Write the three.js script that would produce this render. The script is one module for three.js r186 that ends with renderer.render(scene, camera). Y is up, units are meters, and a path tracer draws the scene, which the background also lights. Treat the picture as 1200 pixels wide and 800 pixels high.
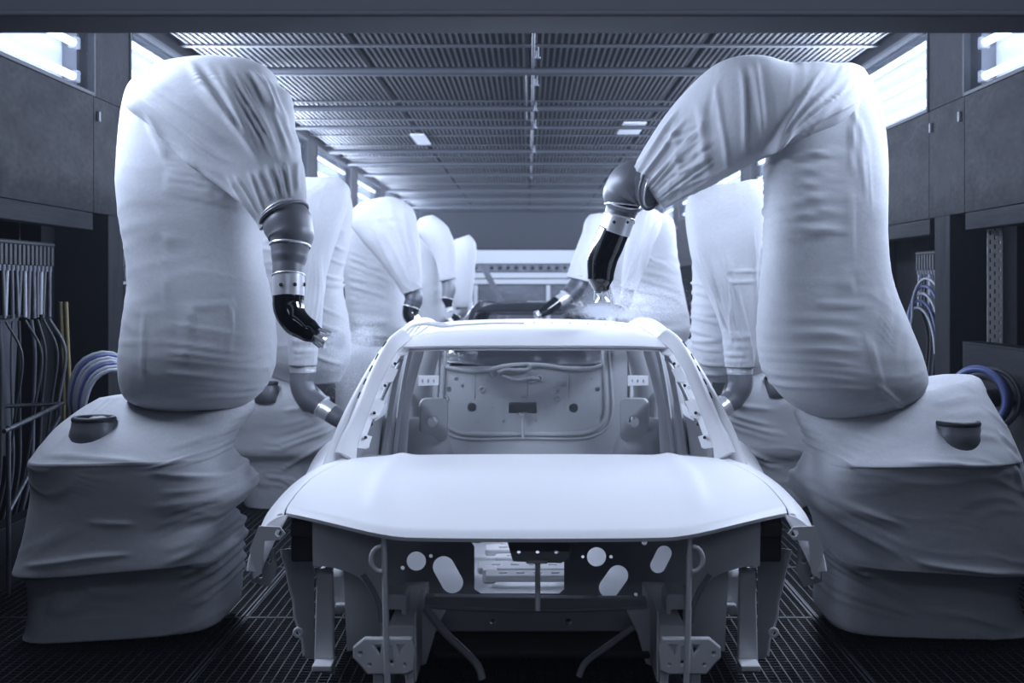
import * as THREE from 'three';
import { RoundedBoxGeometry } from 'three/addons/geometries/RoundedBoxGeometry.js';
import { mergeGeometries } from 'three/addons/utils/BufferGeometryUtils.js';
import { ImprovedNoise } from 'three/addons/math/ImprovedNoise.js';
import { RectAreaLightUniformsLib } from 'three/addons/lights/RectAreaLightUniformsLib.js';

// ------------------------------------------------------------------ camera, light, exposure
const F = 1500, CU = 620, CV = 335, EYE = 1.45;          // focal length in pixels, vanishing point, eye height
const scene = new THREE.Scene();
scene.background = new THREE.Color(0x000000);
const camera = new THREE.PerspectiveCamera(2 * Math.atan(400 / F) * 180 / Math.PI, 1.5, 0.05, 80);
camera.position.set(0, EYE, 0);
camera.setViewOffset(1200, 800, 600 - CU, 400 - CV, 1200, 800);
camera.focus = 5.4; camera.userData.fStop = 3.2;
const renderer = new THREE.WebGLRenderer();
renderer.toneMapping = THREE.LinearToneMapping;
renderer.toneMappingExposure = 0.84;
renderer.shadowMap.enabled = true;
RectAreaLightUniformsLib.init();
const LAMP = new THREE.Color().setRGB(0.67, 0.775, 1.0);   // cold fluorescent light
const PANEL_POWER = 52;                                  // of each window light
const HALL_POWER = 6;
const TUBE_GLOW = 6;
scene.fog = new THREE.FogExp2(new THREE.Color().setRGB(0.8, 0.86, 1.0), 0.0026);

// ------------------------------------------------------------------ helpers
const noise = new ImprovedNoise();
let seed = 12345;
const rnd = () => { seed = (seed * 1664525 + 1013904223) >>> 0; return seed / 4294967296; };
const rr = (a, b) => a + (b - a) * rnd();
const V = (x, y, z) => new THREE.Vector3(x, y, z);
const px = (u, v, d) => V((u - CU) * d / F, EYE - (v - CV) * d / F, -d);
const clamp = (x, a = 0, b = 1) => Math.min(b, Math.max(a, x));
const smooth = (a, b, x) => { const t = clamp((x - a) / (b - a)); return t * t * (3 - 2 * t); };
const lerp = (a, b, t) => a + (b - a) * t;
const taken = new Map();
const numbered = (n) => { const k = taken.get(n) ?? 0; taken.set(n, k + 1); return k ? n + '_' + String(k).padStart(3, '0') : n; };
function mesh(name, geo, mat, parent = scene) {
  const m = new THREE.Mesh(geo, mat);
  m.name = parent === scene ? numbered(name) : name;
  m.castShadow = m.receiveShadow = true;
  parent.add(m);
  return m;
}
function tag(o, label, category, group) { o.userData.label = label; o.userData.category = category; if (group) o.userData.group = group; return o; }
function thing(name, label, category, group) {
  const o = new THREE.Group(); o.name = numbered(name); scene.add(o);
  return tag(o, label, category, group);
}
function rest(o, x, y, z) { o.position.set(x, y, z); for (const c of o.children) c.position.sub(o.position); return o; }  // children were built in world places
function struct(name, geo, mat) { const m = mesh(name, geo, mat); m.userData.kind = 'structure'; return m; }
function structGroup(name, label) { const o = new THREE.Group(); o.name = name; scene.add(o); o.userData.kind = 'structure'; if (label) o.userData.label = label; return o; }
const box = (x0, x1, y0, y1, z0, z1) => { const g = new THREE.BoxGeometry(Math.abs(x1 - x0), Math.abs(y1 - y0), Math.abs(z1 - z0)); g.translate((x0 + x1) / 2, (y0 + y1) / 2, (z0 + z1) / 2); return g; };
const rbox = (x0, x1, y0, y1, z0, z1, r = 0.008) => { const g = new RoundedBoxGeometry(Math.abs(x1 - x0), Math.abs(y1 - y0), Math.abs(z1 - z0), 2, r); g.translate((x0 + x1) / 2, (y0 + y1) / 2, (z0 + z1) / 2); return g; };
const merge = (list) => mergeGeometries(list.map((g) => { const h = g.index ? g.toNonIndexed() : g; for (const k of Object.keys(h.attributes)) if (!['position', 'normal', 'uv'].includes(k)) h.deleteAttribute(k); return h; }));
const tube = (pts, r, seg = 24, rad = 8, closed = false) => new THREE.TubeGeometry(new THREE.CatmullRomCurve3(pts, closed, 'centripetal'), seg, r, rad, closed);
function rod(a, b, r, n = 8) {
  const g = new THREE.CylinderGeometry(r, r, a.distanceTo(b), n), m = new THREE.Matrix4();
  const q = new THREE.Quaternion().setFromUnitVectors(V(0, 1, 0), b.clone().sub(a).normalize());
  g.applyMatrix4(m.compose(a.clone().add(b).multiplyScalar(0.5), q, V(1, 1, 1)));
  return g;
}
// a bar of rectangular section from a to b
function bar(a, b, w, h, up = V(0, 1, 0)) {
  const g = new THREE.BoxGeometry(w, h, a.distanceTo(b)), m = new THREE.Matrix4();
  m.lookAt(a, b, up); m.setPosition(a.clone().add(b).multiplyScalar(0.5));
  g.applyMatrix4(m); return g;
}
// sweep of varying radius along a list of [Vector3, radius]
function sweep(list, seg = 40, rad = 20, caps = true) {
  const cur = new THREE.CatmullRomCurve3(list.map((e) => e[0]), false, 'centripetal');
  const pos = [], idx = [], uv = [], n = list.length - 1;
  const fr = cur.computeFrenetFrames(seg, false);
  const ring = rad + 1;
  const radius = (t) => { const x = t * n, i = Math.min(n - 1, Math.floor(x)), f = x - i; const s = f * f * (3 - 2 * f); return lerp(list[i][1], list[i + 1][1], s); };
  for (let i = 0; i <= seg; i++) {
    const t = i / seg, p = cur.getPoint(t), r = radius(t);
    for (let j = 0; j <= rad; j++) {
      const a = j / rad * Math.PI * 2, q = p.clone().addScaledVector(fr.normals[i], Math.cos(a) * r).addScaledVector(fr.binormals[i], Math.sin(a) * r);
      pos.push(q.x, q.y, q.z); uv.push(j / rad * 0.4, t);
    }
  }
  for (let i = 0; i < seg; i++) for (let j = 0; j < rad; j++) { const a = i * ring + j, b = a + ring; idx.push(a, a + 1, b, b, a + 1, b + 1); }
  if (caps) for (const i of [0, seg]) {
    const c = cur.getPoint(i / seg), at = pos.length / 3; pos.push(c.x, c.y, c.z); uv.push(0, 0);
    for (let j = 0; j < rad; j++) { const a = i * ring + j; i ? idx.push(at, a, a + 1) : idx.push(at, a + 1, a); }
  }
  const g = new THREE.BufferGeometry();
  g.setAttribute('position', new THREE.Float32BufferAttribute(pos, 3)); g.setAttribute('uv', new THREE.Float32BufferAttribute(uv, 2));
  g.setIndex(idx); g.computeVertexNormals(); return g;
}
// sheet metal: fn(s, t) -> Vector3, given a thickness
function sheet(fn, nu, nv, thick, close = true) {
  const top = [], nor = [];
  const e = 1e-3;
  for (let j = 0; j <= nv; j++) for (let i = 0; i <= nu; i++) {
    const s = i / nu, t = j / nv, p = fn(s, t);
    const a = fn(Math.min(1, s + e), t).sub(fn(Math.max(0, s - e), t)), b = fn(s, Math.min(1, t + e)).sub(fn(s, Math.max(0, t - e)));
    top.push(p); nor.push(a.cross(b).normalize());
  }
  const pos = [], idx = [], uv = [], N = (nu + 1) * (nv + 1), W = nu + 1;
  for (const k of [0, 1]) top.forEach((p, i) => { const q = p.clone().addScaledVector(nor[i], -k * thick); pos.push(q.x, q.y, q.z); uv.push(q.x, q.z); });
  for (let j = 0; j < nv; j++) for (let i = 0; i < nu; i++) {
    const a = j * W + i, b = a + 1, c = a + W, d = c + 1;
    idx.push(a, b, c, c, b, d, N + a, N + c, N + b, N + c, N + d, N + b);
  }
  if (close) {
    const dup = [];
    const side = (list) => { const at = pos.length / 3; list.forEach((a) => { for (const k of [0, N]) { const i = a + k; pos.push(pos[i * 3], pos[i * 3 + 1], pos[i * 3 + 2]); uv.push(uv[i * 2], uv[i * 2 + 1]); } }); for (let i = 0; i < list.length - 1; i++) { const a = at + i * 2; idx.push(a, a + 1, a + 2, a + 2, a + 1, a + 3); } };
    side([...Array(W).keys()]); side([...Array(W).keys()].map((i) => nv * W + i).reverse());
    side([...Array(nv + 1).keys()].map((j) => j * W).reverse()); side([...Array(nv + 1).keys()].map((j) => j * W + nu));
  }
  const g = new THREE.BufferGeometry();
  g.setAttribute('position', new THREE.Float32BufferAttribute(pos, 3)); g.setAttribute('uv', new THREE.Float32BufferAttribute(uv, 2));
  g.setIndex(idx); g.computeVertexNormals(); return g;
}
// plate in the x-y plane at depth z: outline (Shape with holes), thickness towards the camera
const plate = (shape, thick, z, bevel = 0) => { const g = new THREE.ExtrudeGeometry(shape, { depth: thick, bevelEnabled: bevel > 0, bevelSize: bevel, bevelThickness: bevel, bevelSegments: 1, curveSegments: 20 }); g.translate(0, 0, z); return g; };
const poly = (pts) => { const s = new THREE.Shape(); pts.forEach(([x, y], i) => i ? s.lineTo(x, y) : s.moveTo(x, y)); s.closePath(); return s; };
const hole = { circle: (x, y, r) => { const p = new THREE.Path(); p.absarc(x, y, r, 0, Math.PI * 2, true); return p; },
  poly: (pts) => { const p = new THREE.Path(); pts.forEach(([x, y], i) => i ? p.lineTo(x, y) : p.moveTo(x, y)); p.closePath(); return p; },
  slot: (x0, y0, x1, y1, r) => { const p = new THREE.Path(), a = Math.atan2(y1 - y0, x1 - x0); p.absarc(x0, y0, r, a + Math.PI / 2, a + Math.PI * 1.5, false); p.absarc(x1, y1, r, a - Math.PI / 2, a + Math.PI / 2, false); p.closePath(); return p; } };
const roundRect = (C, x0, x1, y0, y1, r) => { const s = new C(); s.moveTo(x0 + r, y0); s.lineTo(x1 - r, y0); s.absarc(x1 - r, y0 + r, r, -Math.PI / 2, 0); s.lineTo(x1, y1 - r); s.absarc(x1 - r, y1 - r, r, 0, Math.PI / 2); s.lineTo(x0 + r, y1); s.absarc(x0 + r, y1 - r, r, Math.PI / 2, Math.PI); s.lineTo(x0, y0 + r); s.absarc(x0 + r, y0 + r, r, Math.PI, Math.PI * 1.5); return s; };

const mirror = (g) => { g.scale(-1, 1, 1); if (g.index) { const I = g.index.array; for (let i = 0; i < I.length; i += 3) { const t = I[i]; I[i] = I[i + 1]; I[i + 1] = t; } } else for (const k of Object.keys(g.attributes)) { const a = g.attributes[k], w = a.itemSize, A = a.array; for (let i = 0; i < a.count; i += 3) for (let j = 0; j < w; j++) { const t = A[i * w + j]; A[i * w + j] = A[(i + 1) * w + j]; A[(i + 1) * w + j] = t; } } return g; };
// cloth loft: stations are [Lu, Lv, Ru, Rv, depth, frontThickness, backThickness, squareness]
const cat = (a, b, c, d, t) => 0.5 * (2 * b + (c - a) * t + (2 * a - 5 * b + 4 * c - d) * t * t + (3 * b - a - 3 * c + d) * t * t * t);
function loft(st, { seg = 120, rad = 96, push = null, capA = true, capB = true } = {}) {
  const W = st.map((s) => { const L = px(s[0], s[1], s[4]), R = px(s[2], s[3], s[4]); return [L.x, L.y, R.x, R.y, s[4], s[5], s[6] ?? s[5], s[7] ?? 2.4]; });
  const n = W.length - 1, at = (t) => { const x = t * n, i = Math.min(n - 1, Math.floor(x)), f = x - i; return W[0].map((_, k) => cat(W[Math.max(0, i - 1)][k], W[i][k], W[i + 1][k], W[Math.min(n, i + 2)][k], f)); };
  const pos = [], uv = [], idx = [], ring = rad + 1; let len = 0, last = null;
  for (let i = 0; i <= seg; i++) {
    const s = at(i / seg), C = V((s[0] + s[2]) / 2, (s[1] + s[3]) / 2, -s[4]), H = V((s[2] - s[0]) / 2, (s[3] - s[1]) / 2, 0);
    if (last) len += last.distanceTo(C); last = C;
    const avg = (H.length() + (s[5] + s[6]) / 2) / 2;
    for (let j = 0; j <= rad; j++) {
      const a = -Math.PI / 2 + j / rad * Math.PI * 2, c = Math.cos(a), q = Math.sin(a), e = 2 / s[7];
      const cx = Math.sign(c) * Math.abs(c) ** e, cz = Math.sign(q) * Math.abs(q) ** e;
      pos.push(C.x + H.x * cx, C.y + H.y * cx, C.z + cz * (q > 0 ? Math.max(0.005, s[5]) : Math.max(0.005, s[6])));
      uv.push(j / rad * Math.PI * 2 * avg, len);
    }
  }
  for (let i = 0; i < seg; i++) for (let j = 0; j < rad; j++) { const a = i * ring + j, b = a + ring; idx.push(a, b, a + 1, b, b + 1, a + 1); }
  const g = new THREE.BufferGeometry();
  g.setAttribute('position', new THREE.Float32BufferAttribute(pos, 3)); g.setAttribute('uv', new THREE.Float32BufferAttribute(uv, 2));
  const caps = [];
  for (const [i, on] of [[0, capA], [seg, capB]]) if (on) {
    const c = V(0, 0, 0); for (let j = 0; j < rad; j++) c.add(V(pos[(i * ring + j) * 3], pos[(i * ring + j) * 3 + 1], pos[(i * ring + j) * 3 + 2])); c.divideScalar(rad);
    const k = pos.length / 3; pos.push(c.x, c.y, c.z); uv.push(0, 0);
    for (let j = 0; j < rad; j++) { const a = i * ring + j; i ? idx.push(k, a + 1, a) : idx.push(k, a, a + 1); }
  }
  g.setAttribute('position', new THREE.Float32BufferAttribute(pos, 3)); g.setAttribute('uv', new THREE.Float32BufferAttribute(uv, 2));
  g.setIndex(idx); g.computeVertexNormals();
  const P = g.attributes.position, N = g.attributes.normal;
  let out = 0; for (let i = 0; i < ring * seg; i += 7) { const c = V(0, 0, 0).fromBufferAttribute(P, i), m = V(0, 0, 0).fromBufferAttribute(N, i); const r0 = Math.floor(i / ring) * ring; const o = V(0, 0, 0).fromBufferAttribute(P, r0).add(V(0, 0, 0).fromBufferAttribute(P, r0 + (rad >> 1))).multiplyScalar(0.5); out += m.dot(c.sub(o)); }
  if (out < 0) { const I = g.index.array; for (let i = 0; i < I.length; i += 3) { const t = I[i]; I[i] = I[i + 1]; I[i + 1] = t; } g.computeVertexNormals(); }
  // weld the seam's normals
  const weld = () => { for (let i = 0; i <= seg; i++) { const a = i * ring, b = a + rad; const m = V(N.getX(a) + N.getX(b), N.getY(a) + N.getY(b), N.getZ(a) + N.getZ(b)).normalize(); N.setXYZ(a, m.x, m.y, m.z); N.setXYZ(b, m.x, m.y, m.z); } };
  weld();
  if (push) {
    const Q = P.array.slice(), v = V(0, 0, 0), m = V(0, 0, 0);
    for (let i = 0; i < P.count; i++) { v.fromArray(Q, i * 3); m.fromBufferAttribute(N, i); const h = push(v, m, clamp(Math.floor(i / ring) / seg)); P.setXYZ(i, v.x + m.x * h, v.y + m.y * h, v.z + m.z * h); }
    g.computeVertexNormals(); weld();
  }
  return g;
}
// folds of cloth: drawn creases (in picture pixels at a depth) and loose wrinkles
function folds(d, creases, { amp = 0.004, dir = [1, 0], across = 22, along = 4, off = 0, rough = 0.0003 } = {}) {
  const C = creases.map(([u0, v0, u1, v1, w, h]) => { const a = px(u0, v0, d), b = px(u1, v1, d); return [a.x, a.y, b.x, b.y, w * d / F, h]; });
  const l = Math.hypot(...dir), dx = dir[0] / l, dy = dir[1] / l;
  return (p, n) => {
    let h = 0;
    const a = p.x * dx + p.y * dy, b = -p.x * dy + p.y * dx;
    const warp = noise.noise(p.x * 3 + off, p.y * 3, p.z * 3) * 0.12;
    const r = noise.noise((b + warp) * across, a * along + off, p.z * 2.2), q = noise.noise((b + warp) * across * 2.1 + 9, a * along * 1.6 + off, p.z * 3);
    const patch = clamp(0.5 + 1.1 * noise.noise(p.x * 2.6 + 5 + off, p.y * 2.6, p.z * 2.6));
    h += amp * patch * ((1 - Math.abs(r) * 1.9) ** 3 * 0.9 + (1 - Math.abs(q) * 1.9) * 0.14);
    h += rough * noise.noise(p.x * 40, p.y * 40, p.z * 40);
    if (n.z > -0.25) for (const [x0, y0, x1, y1, w, k] of C) {
      const ex = x1 - x0, ey = y1 - y0, L = ex * ex + ey * ey, t = ((p.x - x0) * ex + (p.y - y0) * ey) / L;
      if (t < -0.15 || t > 1.15) continue;
      const tc = clamp(t), bend = 0.02 * Math.sin(tc * 3.1 + x0 * 40) * Math.sqrt(L), e = Math.abs((p.x - x0) * ey - (p.y - y0) * ex) / Math.sqrt(L) ;
      const s = ((p.x - x0) * ey - (p.y - y0) * ex) / Math.sqrt(L) - bend;
      if (Math.abs(s) > w * 3) continue;
      h += 1.45 * k * Math.exp(-(s / w) * (s / w) * 1.5) * smooth(-0.15, 0.18, t) * (1 - smooth(0.75, 1.15, t));
    }
    return h;
  };
}
// a fan of creases between two edges, from pixel line A to pixel line B
function fan(a0, a1, b0, b1, n, w, h) { const out = []; for (let i = 0; i < n; i++) { const t = (i + rr(0.1, 0.9)) / n, s = clamp(t + rr(-0.06, 0.06)), k = rr(0.5, 1.15), e = rr(0.75, 1); const A = [lerp(a0[0], a1[0], t), lerp(a0[1], a1[1], t)], B = [lerp(b0[0], b1[0], s), lerp(b0[1], b1[1], s)]; out.push([A[0], A[1], lerp(A[0], B[0], e), lerp(A[1], B[1], e), w * rr(0.7, 1.3), h * k]); } return out; }

// ------------------------------------------------------------------ materials
function noiseTexture(size, fn, srgb = false) {
  const d = new Uint8Array(size * size * 4);
  for (let y = 0; y < size; y++) for (let x = 0; x < size; x++) { const v = fn(x / size, y / size), i = (y * size + x) * 4; const c = Array.isArray(v) ? v : [v, v, v]; for (let k = 0; k < 3; k++) d[i + k] = clamp(c[k]) * 255; d[i + 3] = 255; }
  const t = new THREE.DataTexture(d, size, size); t.wrapS = t.wrapT = THREE.RepeatWrapping; t.magFilter = THREE.LinearFilter; t.minFilter = THREE.LinearMipmapLinearFilter; t.generateMipmaps = true; if (srgb) t.colorSpace = THREE.SRGBColorSpace; t.needsUpdate = true; return t;
}
const per = (x, y, f, z) => { // tiling noise
  const a = (x, y) => noise.noise(x * f, y * f, z); const sx = smooth(0, 1, x), sy = smooth(0, 1, y);
  return lerp(lerp(a(x, y), a(x - 1, y), sx), lerp(a(x, y - 1), a(x - 1, y - 1), sx), sy);
};
const clothBump = noiseTexture(512, (x, y) => 0.5 + 0.2 * Math.sin(x * Math.PI * 2 * 128) * Math.sin(y * Math.PI * 2 * 128) + 0.05 * per(x, y, 9, 3.3) + 0.16 * per(x, y, 30, 7.7));
clothBump.repeat.set(2.4, 2.4);
const clothTone = noiseTexture(512, (x, y) => { const v = 0.92 + 0.03 * per(x, y, 60, 1.5) + 0.03 * per(x, y, 5, 2.5) + 0.05 * (rnd() - 0.5); return [v, v, v]; }, true);
clothTone.repeat.set(1.3, 1.3);
const wallTone = noiseTexture(512, (x, y) => { const s = Math.max(0, per(x, y, 3, 4.4)) * Math.max(0, per(x, y * 1, 14, 9.1)); const v = 0.80 + 0.03 * per(x, y, 4, 0.7) + 0.04 * per(x, y, 26, 6.1) + 0.12 * s + 0.06 * (rnd() - 0.5); return [v, v, v]; }, true);
wallTone.repeat.set(0.8, 0.8);
const wallRough = noiseTexture(256, (x, y) => 0.72 + 0.08 * per(x, y, 6, 8.2) + 0.10 * per(x, y, 25, 2.2));
const grimeTone = noiseTexture(256, (x, y) => { const v = 0.78 + 0.3 * per(x, y, 7, 5.5) + 0.15 * per(x, y, 30, 1.1); return [v, v, v]; }, true);
const std = (r, g, b, rough = 0.6, metal = 0, extra = {}) => new THREE.MeshPhysicalMaterial({ color: new THREE.Color().setRGB(r, g, b), roughness: rough, metalness: metal, side: THREE.DoubleSide, ...extra });
const M = {
  cloth: std(0.50, 0.51, 0.54, 0.92, 0, { map: clothTone, bumpMap: clothBump, bumpScale: 0.0004, sheen: 0.3, sheenColor: new THREE.Color(0.6, 0.6, 0.65), sheenRoughness: 0.6 }),
  paint: std(0.84, 0.84, 0.86, 0.55, 0, { clearcoat: 0.12, clearcoatRoughness: 0.35 }),
  shadedPaint: std(0.40, 0.41, 0.43, 0.5),  // body paint made greyer, puts shade into the inside of the car
  darkPaint: std(0.02, 0.022, 0.028, 0.3, 0, { clearcoat: 0.6 }),
  wall: std(0.0145, 0.0168, 0.0225, 0.95, 0, { map: wallTone, roughnessMap: wallRough, specularIntensity: 0.4 }),
  beam: std(0.060, 0.066, 0.082, 0.55, 0, { map: wallTone }),
  steel: std(0.42, 0.43, 0.46, 0.42, 0.85),
  dullSteel: std(0.16, 0.17, 0.2, 0.5, 0.6, { map: grimeTone }),
  grating: std(0.018, 0.02, 0.027, 0.5, 0.4),
  ceilGrate: std(0.012, 0.014, 0.019, 0.6, 0.1),
  pit: std(0.012, 0.013, 0.016, 0.9),
  wrist: std(0.15, 0.155, 0.175, 0.45, 0.2), crossBeam: std(0.02, 0.023, 0.031, 0.65), portal: std(0.22, 0.235, 0.27, 0.6),
  chrome: std(0.78, 0.79, 0.82, 0.32, 0.6),
  black: std(0.006, 0.007, 0.01, 0.12, 0, { clearcoat: 1, clearcoatRoughness: 0.05 }),
  rubber: std(0.02, 0.022, 0.027, 0.6),
  hoseWhite: std(0.38, 0.40, 0.46, 0.4), hoseBlue: std(0.09, 0.11, 0.26, 0.4), hoseDark: std(0.03, 0.033, 0.04, 0.5), hoseYellow: std(0.22, 0.18, 0.08, 0.5), hoseGrey: std(0.09, 0.095, 0.115, 0.45),
  whitePanel: std(0.45, 0.47, 0.5, 0.6), tube: std(0.9, 0.9, 0.9, 0.4, 0, { emissive: LAMP.clone(), emissiveIntensity: TUBE_GLOW }),
  reflector: std(0.62, 0.64, 0.7, 0.5), glass: std(0.96, 0.98, 1, 0.05, 0, { transmission: 1, thickness: 0 }),
};

// ------------------------------------------------------------------ the booth
const HW = 2.5, CEIL = 3.17, BACK = 3.0, END = 30, PITCH = 3.525, PIER0 = 7.35, PIERW = 0.65, WB = 2.54, WT = 3.10;
const NICHE_TOP = 1.77, NICHE_LOW = 0.30;
// pit under the grating
struct('ground', box(-HW - 0.2, HW + 0.2, -0.62, -0.5, -END, BACK), M.pit);
const floor = structGroup('floor', 'dark steel floor grating over a black pit');
{ // grating panels, each the bars of one metre of floor
  const z0 = 3.0, step = 1.0, cols = [[-2.5, -1.25], [-1.25, 0], [0, 1.25], [1.25, 2.5]];
  for (let k = 0; k < 14; k++) for (const [x0, x1] of cols) {
    const d0 = 2.6 + k * step, d1 = d0 + step, list = [];
    for (let x = x0 + 0.02; x < x1 - 0.005; x += 0.041) list.push(box(x - 0.0022, x + 0.0022, -0.03, 0, -d1 + 0.012, -d0 - 0.012));
    for (let d = d0 + 0.02; d < d1 - 0.01; d += 0.033) list.push(box(x0 + 0.012, x1 - 0.012, -0.024, -0.001, -d - 0.0018, -d + 0.0018));
    list.push(box(x0 + 0.004, x0 + 0.014, -0.035, 0.002, -d1 + 0.004, -d0 - 0.004), box(x1 - 0.014, x1 - 0.004, -0.035, 0.002, -d1 + 0.004, -d0 - 0.004), box(x0 + 0.004, x1 - 0.004, -0.035, 0.002, -d0 - 0.014, -d0 - 0.004), box(x0 + 0.004, x1 - 0.004, -0.035, 0.002, -d1 + 0.004, -d1 + 0.014));
    mesh('grating_panel', merge(list), M.grating, floor);
  }
  mesh('floor_plate', box(-HW, HW, -0.04, 0, -END, -16.6), M.grating, floor);
  mesh('floor_plate', box(-HW, HW, -0.04, 0, -2.6, BACK), M.grating, floor);
  for (const x of [-1.25, 0, 1.25]) mesh('floor_joist', box(x - 0.03, x + 0.03, -0.4, -0.04, -16.6, -2.6), M.pit, floor);
}
// ceiling: dark plenum, beams, filter grating
const ceiling = structGroup('ceiling', 'dark ceiling of ribbed filter grating held by cross beams');
mesh('plenum', box(-HW - 0.7, HW + 0.7, CEIL + 0.16, CEIL + 0.24, -END, BACK), M.wall, ceiling);
{
  const bays = [3.4, 5.2, 7.0, 8.2, 9.15, 10.4, 11.9, 13.2, 14.6, 15.6, 17, 18.5, 20, 21.5, 23.5, 26, 28.3, 30];
  for (let k = 0; k < bays.length - 1; k++) {
    const d0 = bays[k], d1 = bays[k + 1];
    for (const [x0, x1] of [[-2.44, -1.24], [-1.2, 0], [0.04, 1.24], [1.28, 2.44]]) {
      const list = [];
      for (let x = x0 + 0.01; x < x1; x += 0.046) list.push(box(x - 0.009, x + 0.009, CEIL, CEIL + 0.03, -d1 + 0.03, -d0 - 0.03));
      if (d0 < 14) for (let d = d0 + 0.05; d < d1 - 0.04; d += 0.06) list.push(box(x0, x1, CEIL + 0.004, CEIL + 0.026, -d - 0.004, -d + 0.004));
      mesh('filter_grating', merge(list), M.ceilGrate, ceiling);
    }
    mesh('cross_beam', merge([box(-HW, HW, CEIL - 0.012, CEIL + 0.0, -d0 - 0.035, -d0 + 0.035), box(-HW, HW, CEIL, CEIL + 0.14, -d0 - 0.008, -d0 + 0.008)]), M.crossBeam, ceiling);
  }
  for (const [d, r] of [[9.95, 0.032], [12.05, 0.03], [13.5, 0.022], [15.9, 0.03], [17.5, 0.025], [19.2, 0.025], [22.4, 0.03], [24.6, 0.03], [27, 0.03]]) mesh('ceiling_pipe', rod(V(-HW, CEIL - 0.05, -d), V(HW, CEIL - 0.05, -d), r, 12), M.crossBeam, ceiling);
  for (const [u, v, w] of [[493, 163, 0.16], [740, 150, 0.24]]) { const d = (CEIL - 0.02 - EYE) * F / (CV - v), p = px(u, v, d); mesh('ceiling_plate', rbox(p.x - w / 2, p.x + w / 2, CEIL - 0.03, CEIL - 0.014, p.z - 0.5, p.z + 0.5, 0.005), M.whitePanel, ceiling); }
  mesh('conduit', merge([rod(V(0.03, CEIL - 0.03, -8.3), V(0.03, CEIL - 0.03, -20), 0.012), rod(V(-0.02, CEIL - 0.03, -10), V(-0.02, CEIL - 0.03, -13), 0.008)]), M.dullSteel, ceiling);
  for (const d of [9.15, 10.4, 11.9, 13.2, 15.6]) mesh('sprinkler_head', merge([rod(V(0.06, CEIL - 0.012, -d), V(0.06, CEIL - 0.09, -d), 0.012), rod(V(0.06, CEIL - 0.085, -d), V(0.06, CEIL - 0.095, -d), 0.022)]), M.dullSteel, ceiling);
}
// portal beam at the mouth of the booth
struct('beam', merge([rbox(-HW, HW, 2.135, 2.5, -3.36, -3.22, 0.012), rbox(-HW, HW, 2.12, 2.135, -3.4, -3.18, 0.006)]), M.portal);
// walls: pieces of each bay
function bayEdges() { const e = []; for (let k = 0; k <= 6; k++) e.push(PIER0 + k * PITCH); return e; }
function makeWall(sx, name, label) {
  const w = structGroup(name, label), T = 0.1;
  const X = (a, b) => sx < 0 ? [-b, -a] : [a, b];
  const pc = (n, a, b, y0, y1, d0, d1, mat = M.wall) => { const [x0, x1] = X(a, b); return mesh(n, rbox(x0, x1, y0, y1, -d1, -d0, 0.006), mat, w); };
  const edges = bayEdges();
  for (const p of edges) {
    const d0 = Math.max(-BACK, p - (PITCH - PIERW)), d1 = Math.min(END, p);        // opening from d0 to d1, then the pier
    if (d1 > d0) {
      const third = (d1 - d0) / 2;
      for (let i = 0; i < 2; i++) pc('wall_panel', HW, HW + T, NICHE_TOP + 0.1, WB, d0 + i * third + 0.003, d0 + (i + 1) * third - 0.003);
      pc('niche_head', HW + 0.004, HW + T, NICHE_TOP, NICHE_TOP + 0.1, d0, d1);
      pc('top_rail', HW, HW + T, WT, CEIL + 0.2, d0, d1);
      const open = sx > 0 && p < 7.5;
      if (open) { // service opening with a plain panel below it
        pc('wall_panel', HW, HW + T, 0, 0.85, d0, d1); pc('wall_panel', HW - 0.012, HW + T, 0.853, 1.13, d0, d1);
        pc('opening_sill', HW - 0.014, HW + T, 1.12, 1.135, d0, d1);
      } else pc('niche_kerb', HW, HW + T, 0, NICHE_LOW, d0, d1);
      // niche: back, shelf floor, ends
      pc('niche_back', HW + 0.62, HW + 0.68, 0, NICHE_TOP + 0.15, d0, d1, M.wall);
      pc('niche_roof', HW + T, HW + 0.62, NICHE_TOP + 0.08, NICHE_TOP + 0.12, d0, d1, M.wall);
      pc('niche_floor', HW + T, HW + 0.62, -0.02, 0.02, d0, d1, M.wall);
    }
    if (p + PIERW > -BACK && p < END) {
      const a = Math.max(-BACK, p), b = Math.min(END, p + PIERW);
      pc('window_pier', HW, HW + T, WB, CEIL + 0.2, a, b);
      pc('wall_panel', HW, HW + T, NICHE_TOP + 0.1, WB, a + 0.003, b - 0.003);
      pc('pier', HW - 0.02, HW + 0.62, 0, NICHE_TOP + 0.1, a + 0.2, a + 0.48, M.wall);
      pc('niche_back', HW + 0.3, HW + 0.68, 0, NICHE_TOP + 0.1, a, b, M.wall);
      for (const s of [0.06, 0.59]) mesh('clamp', rbox(...X(HW - 0.018, HW), WB - 0.14, WB - 0.08, -(a + s) - 0.014, -(a + s) + 0.014, 0.005), M.wrist, w);
    }
  }
  return w;
}
makeWall(-1, 'wall_left', 'dark grey steel booth wall with hose niches under high lit windows');
makeWall(1, 'wall_right', 'dark grey steel booth wall with a service opening beside a hose niche');
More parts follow.
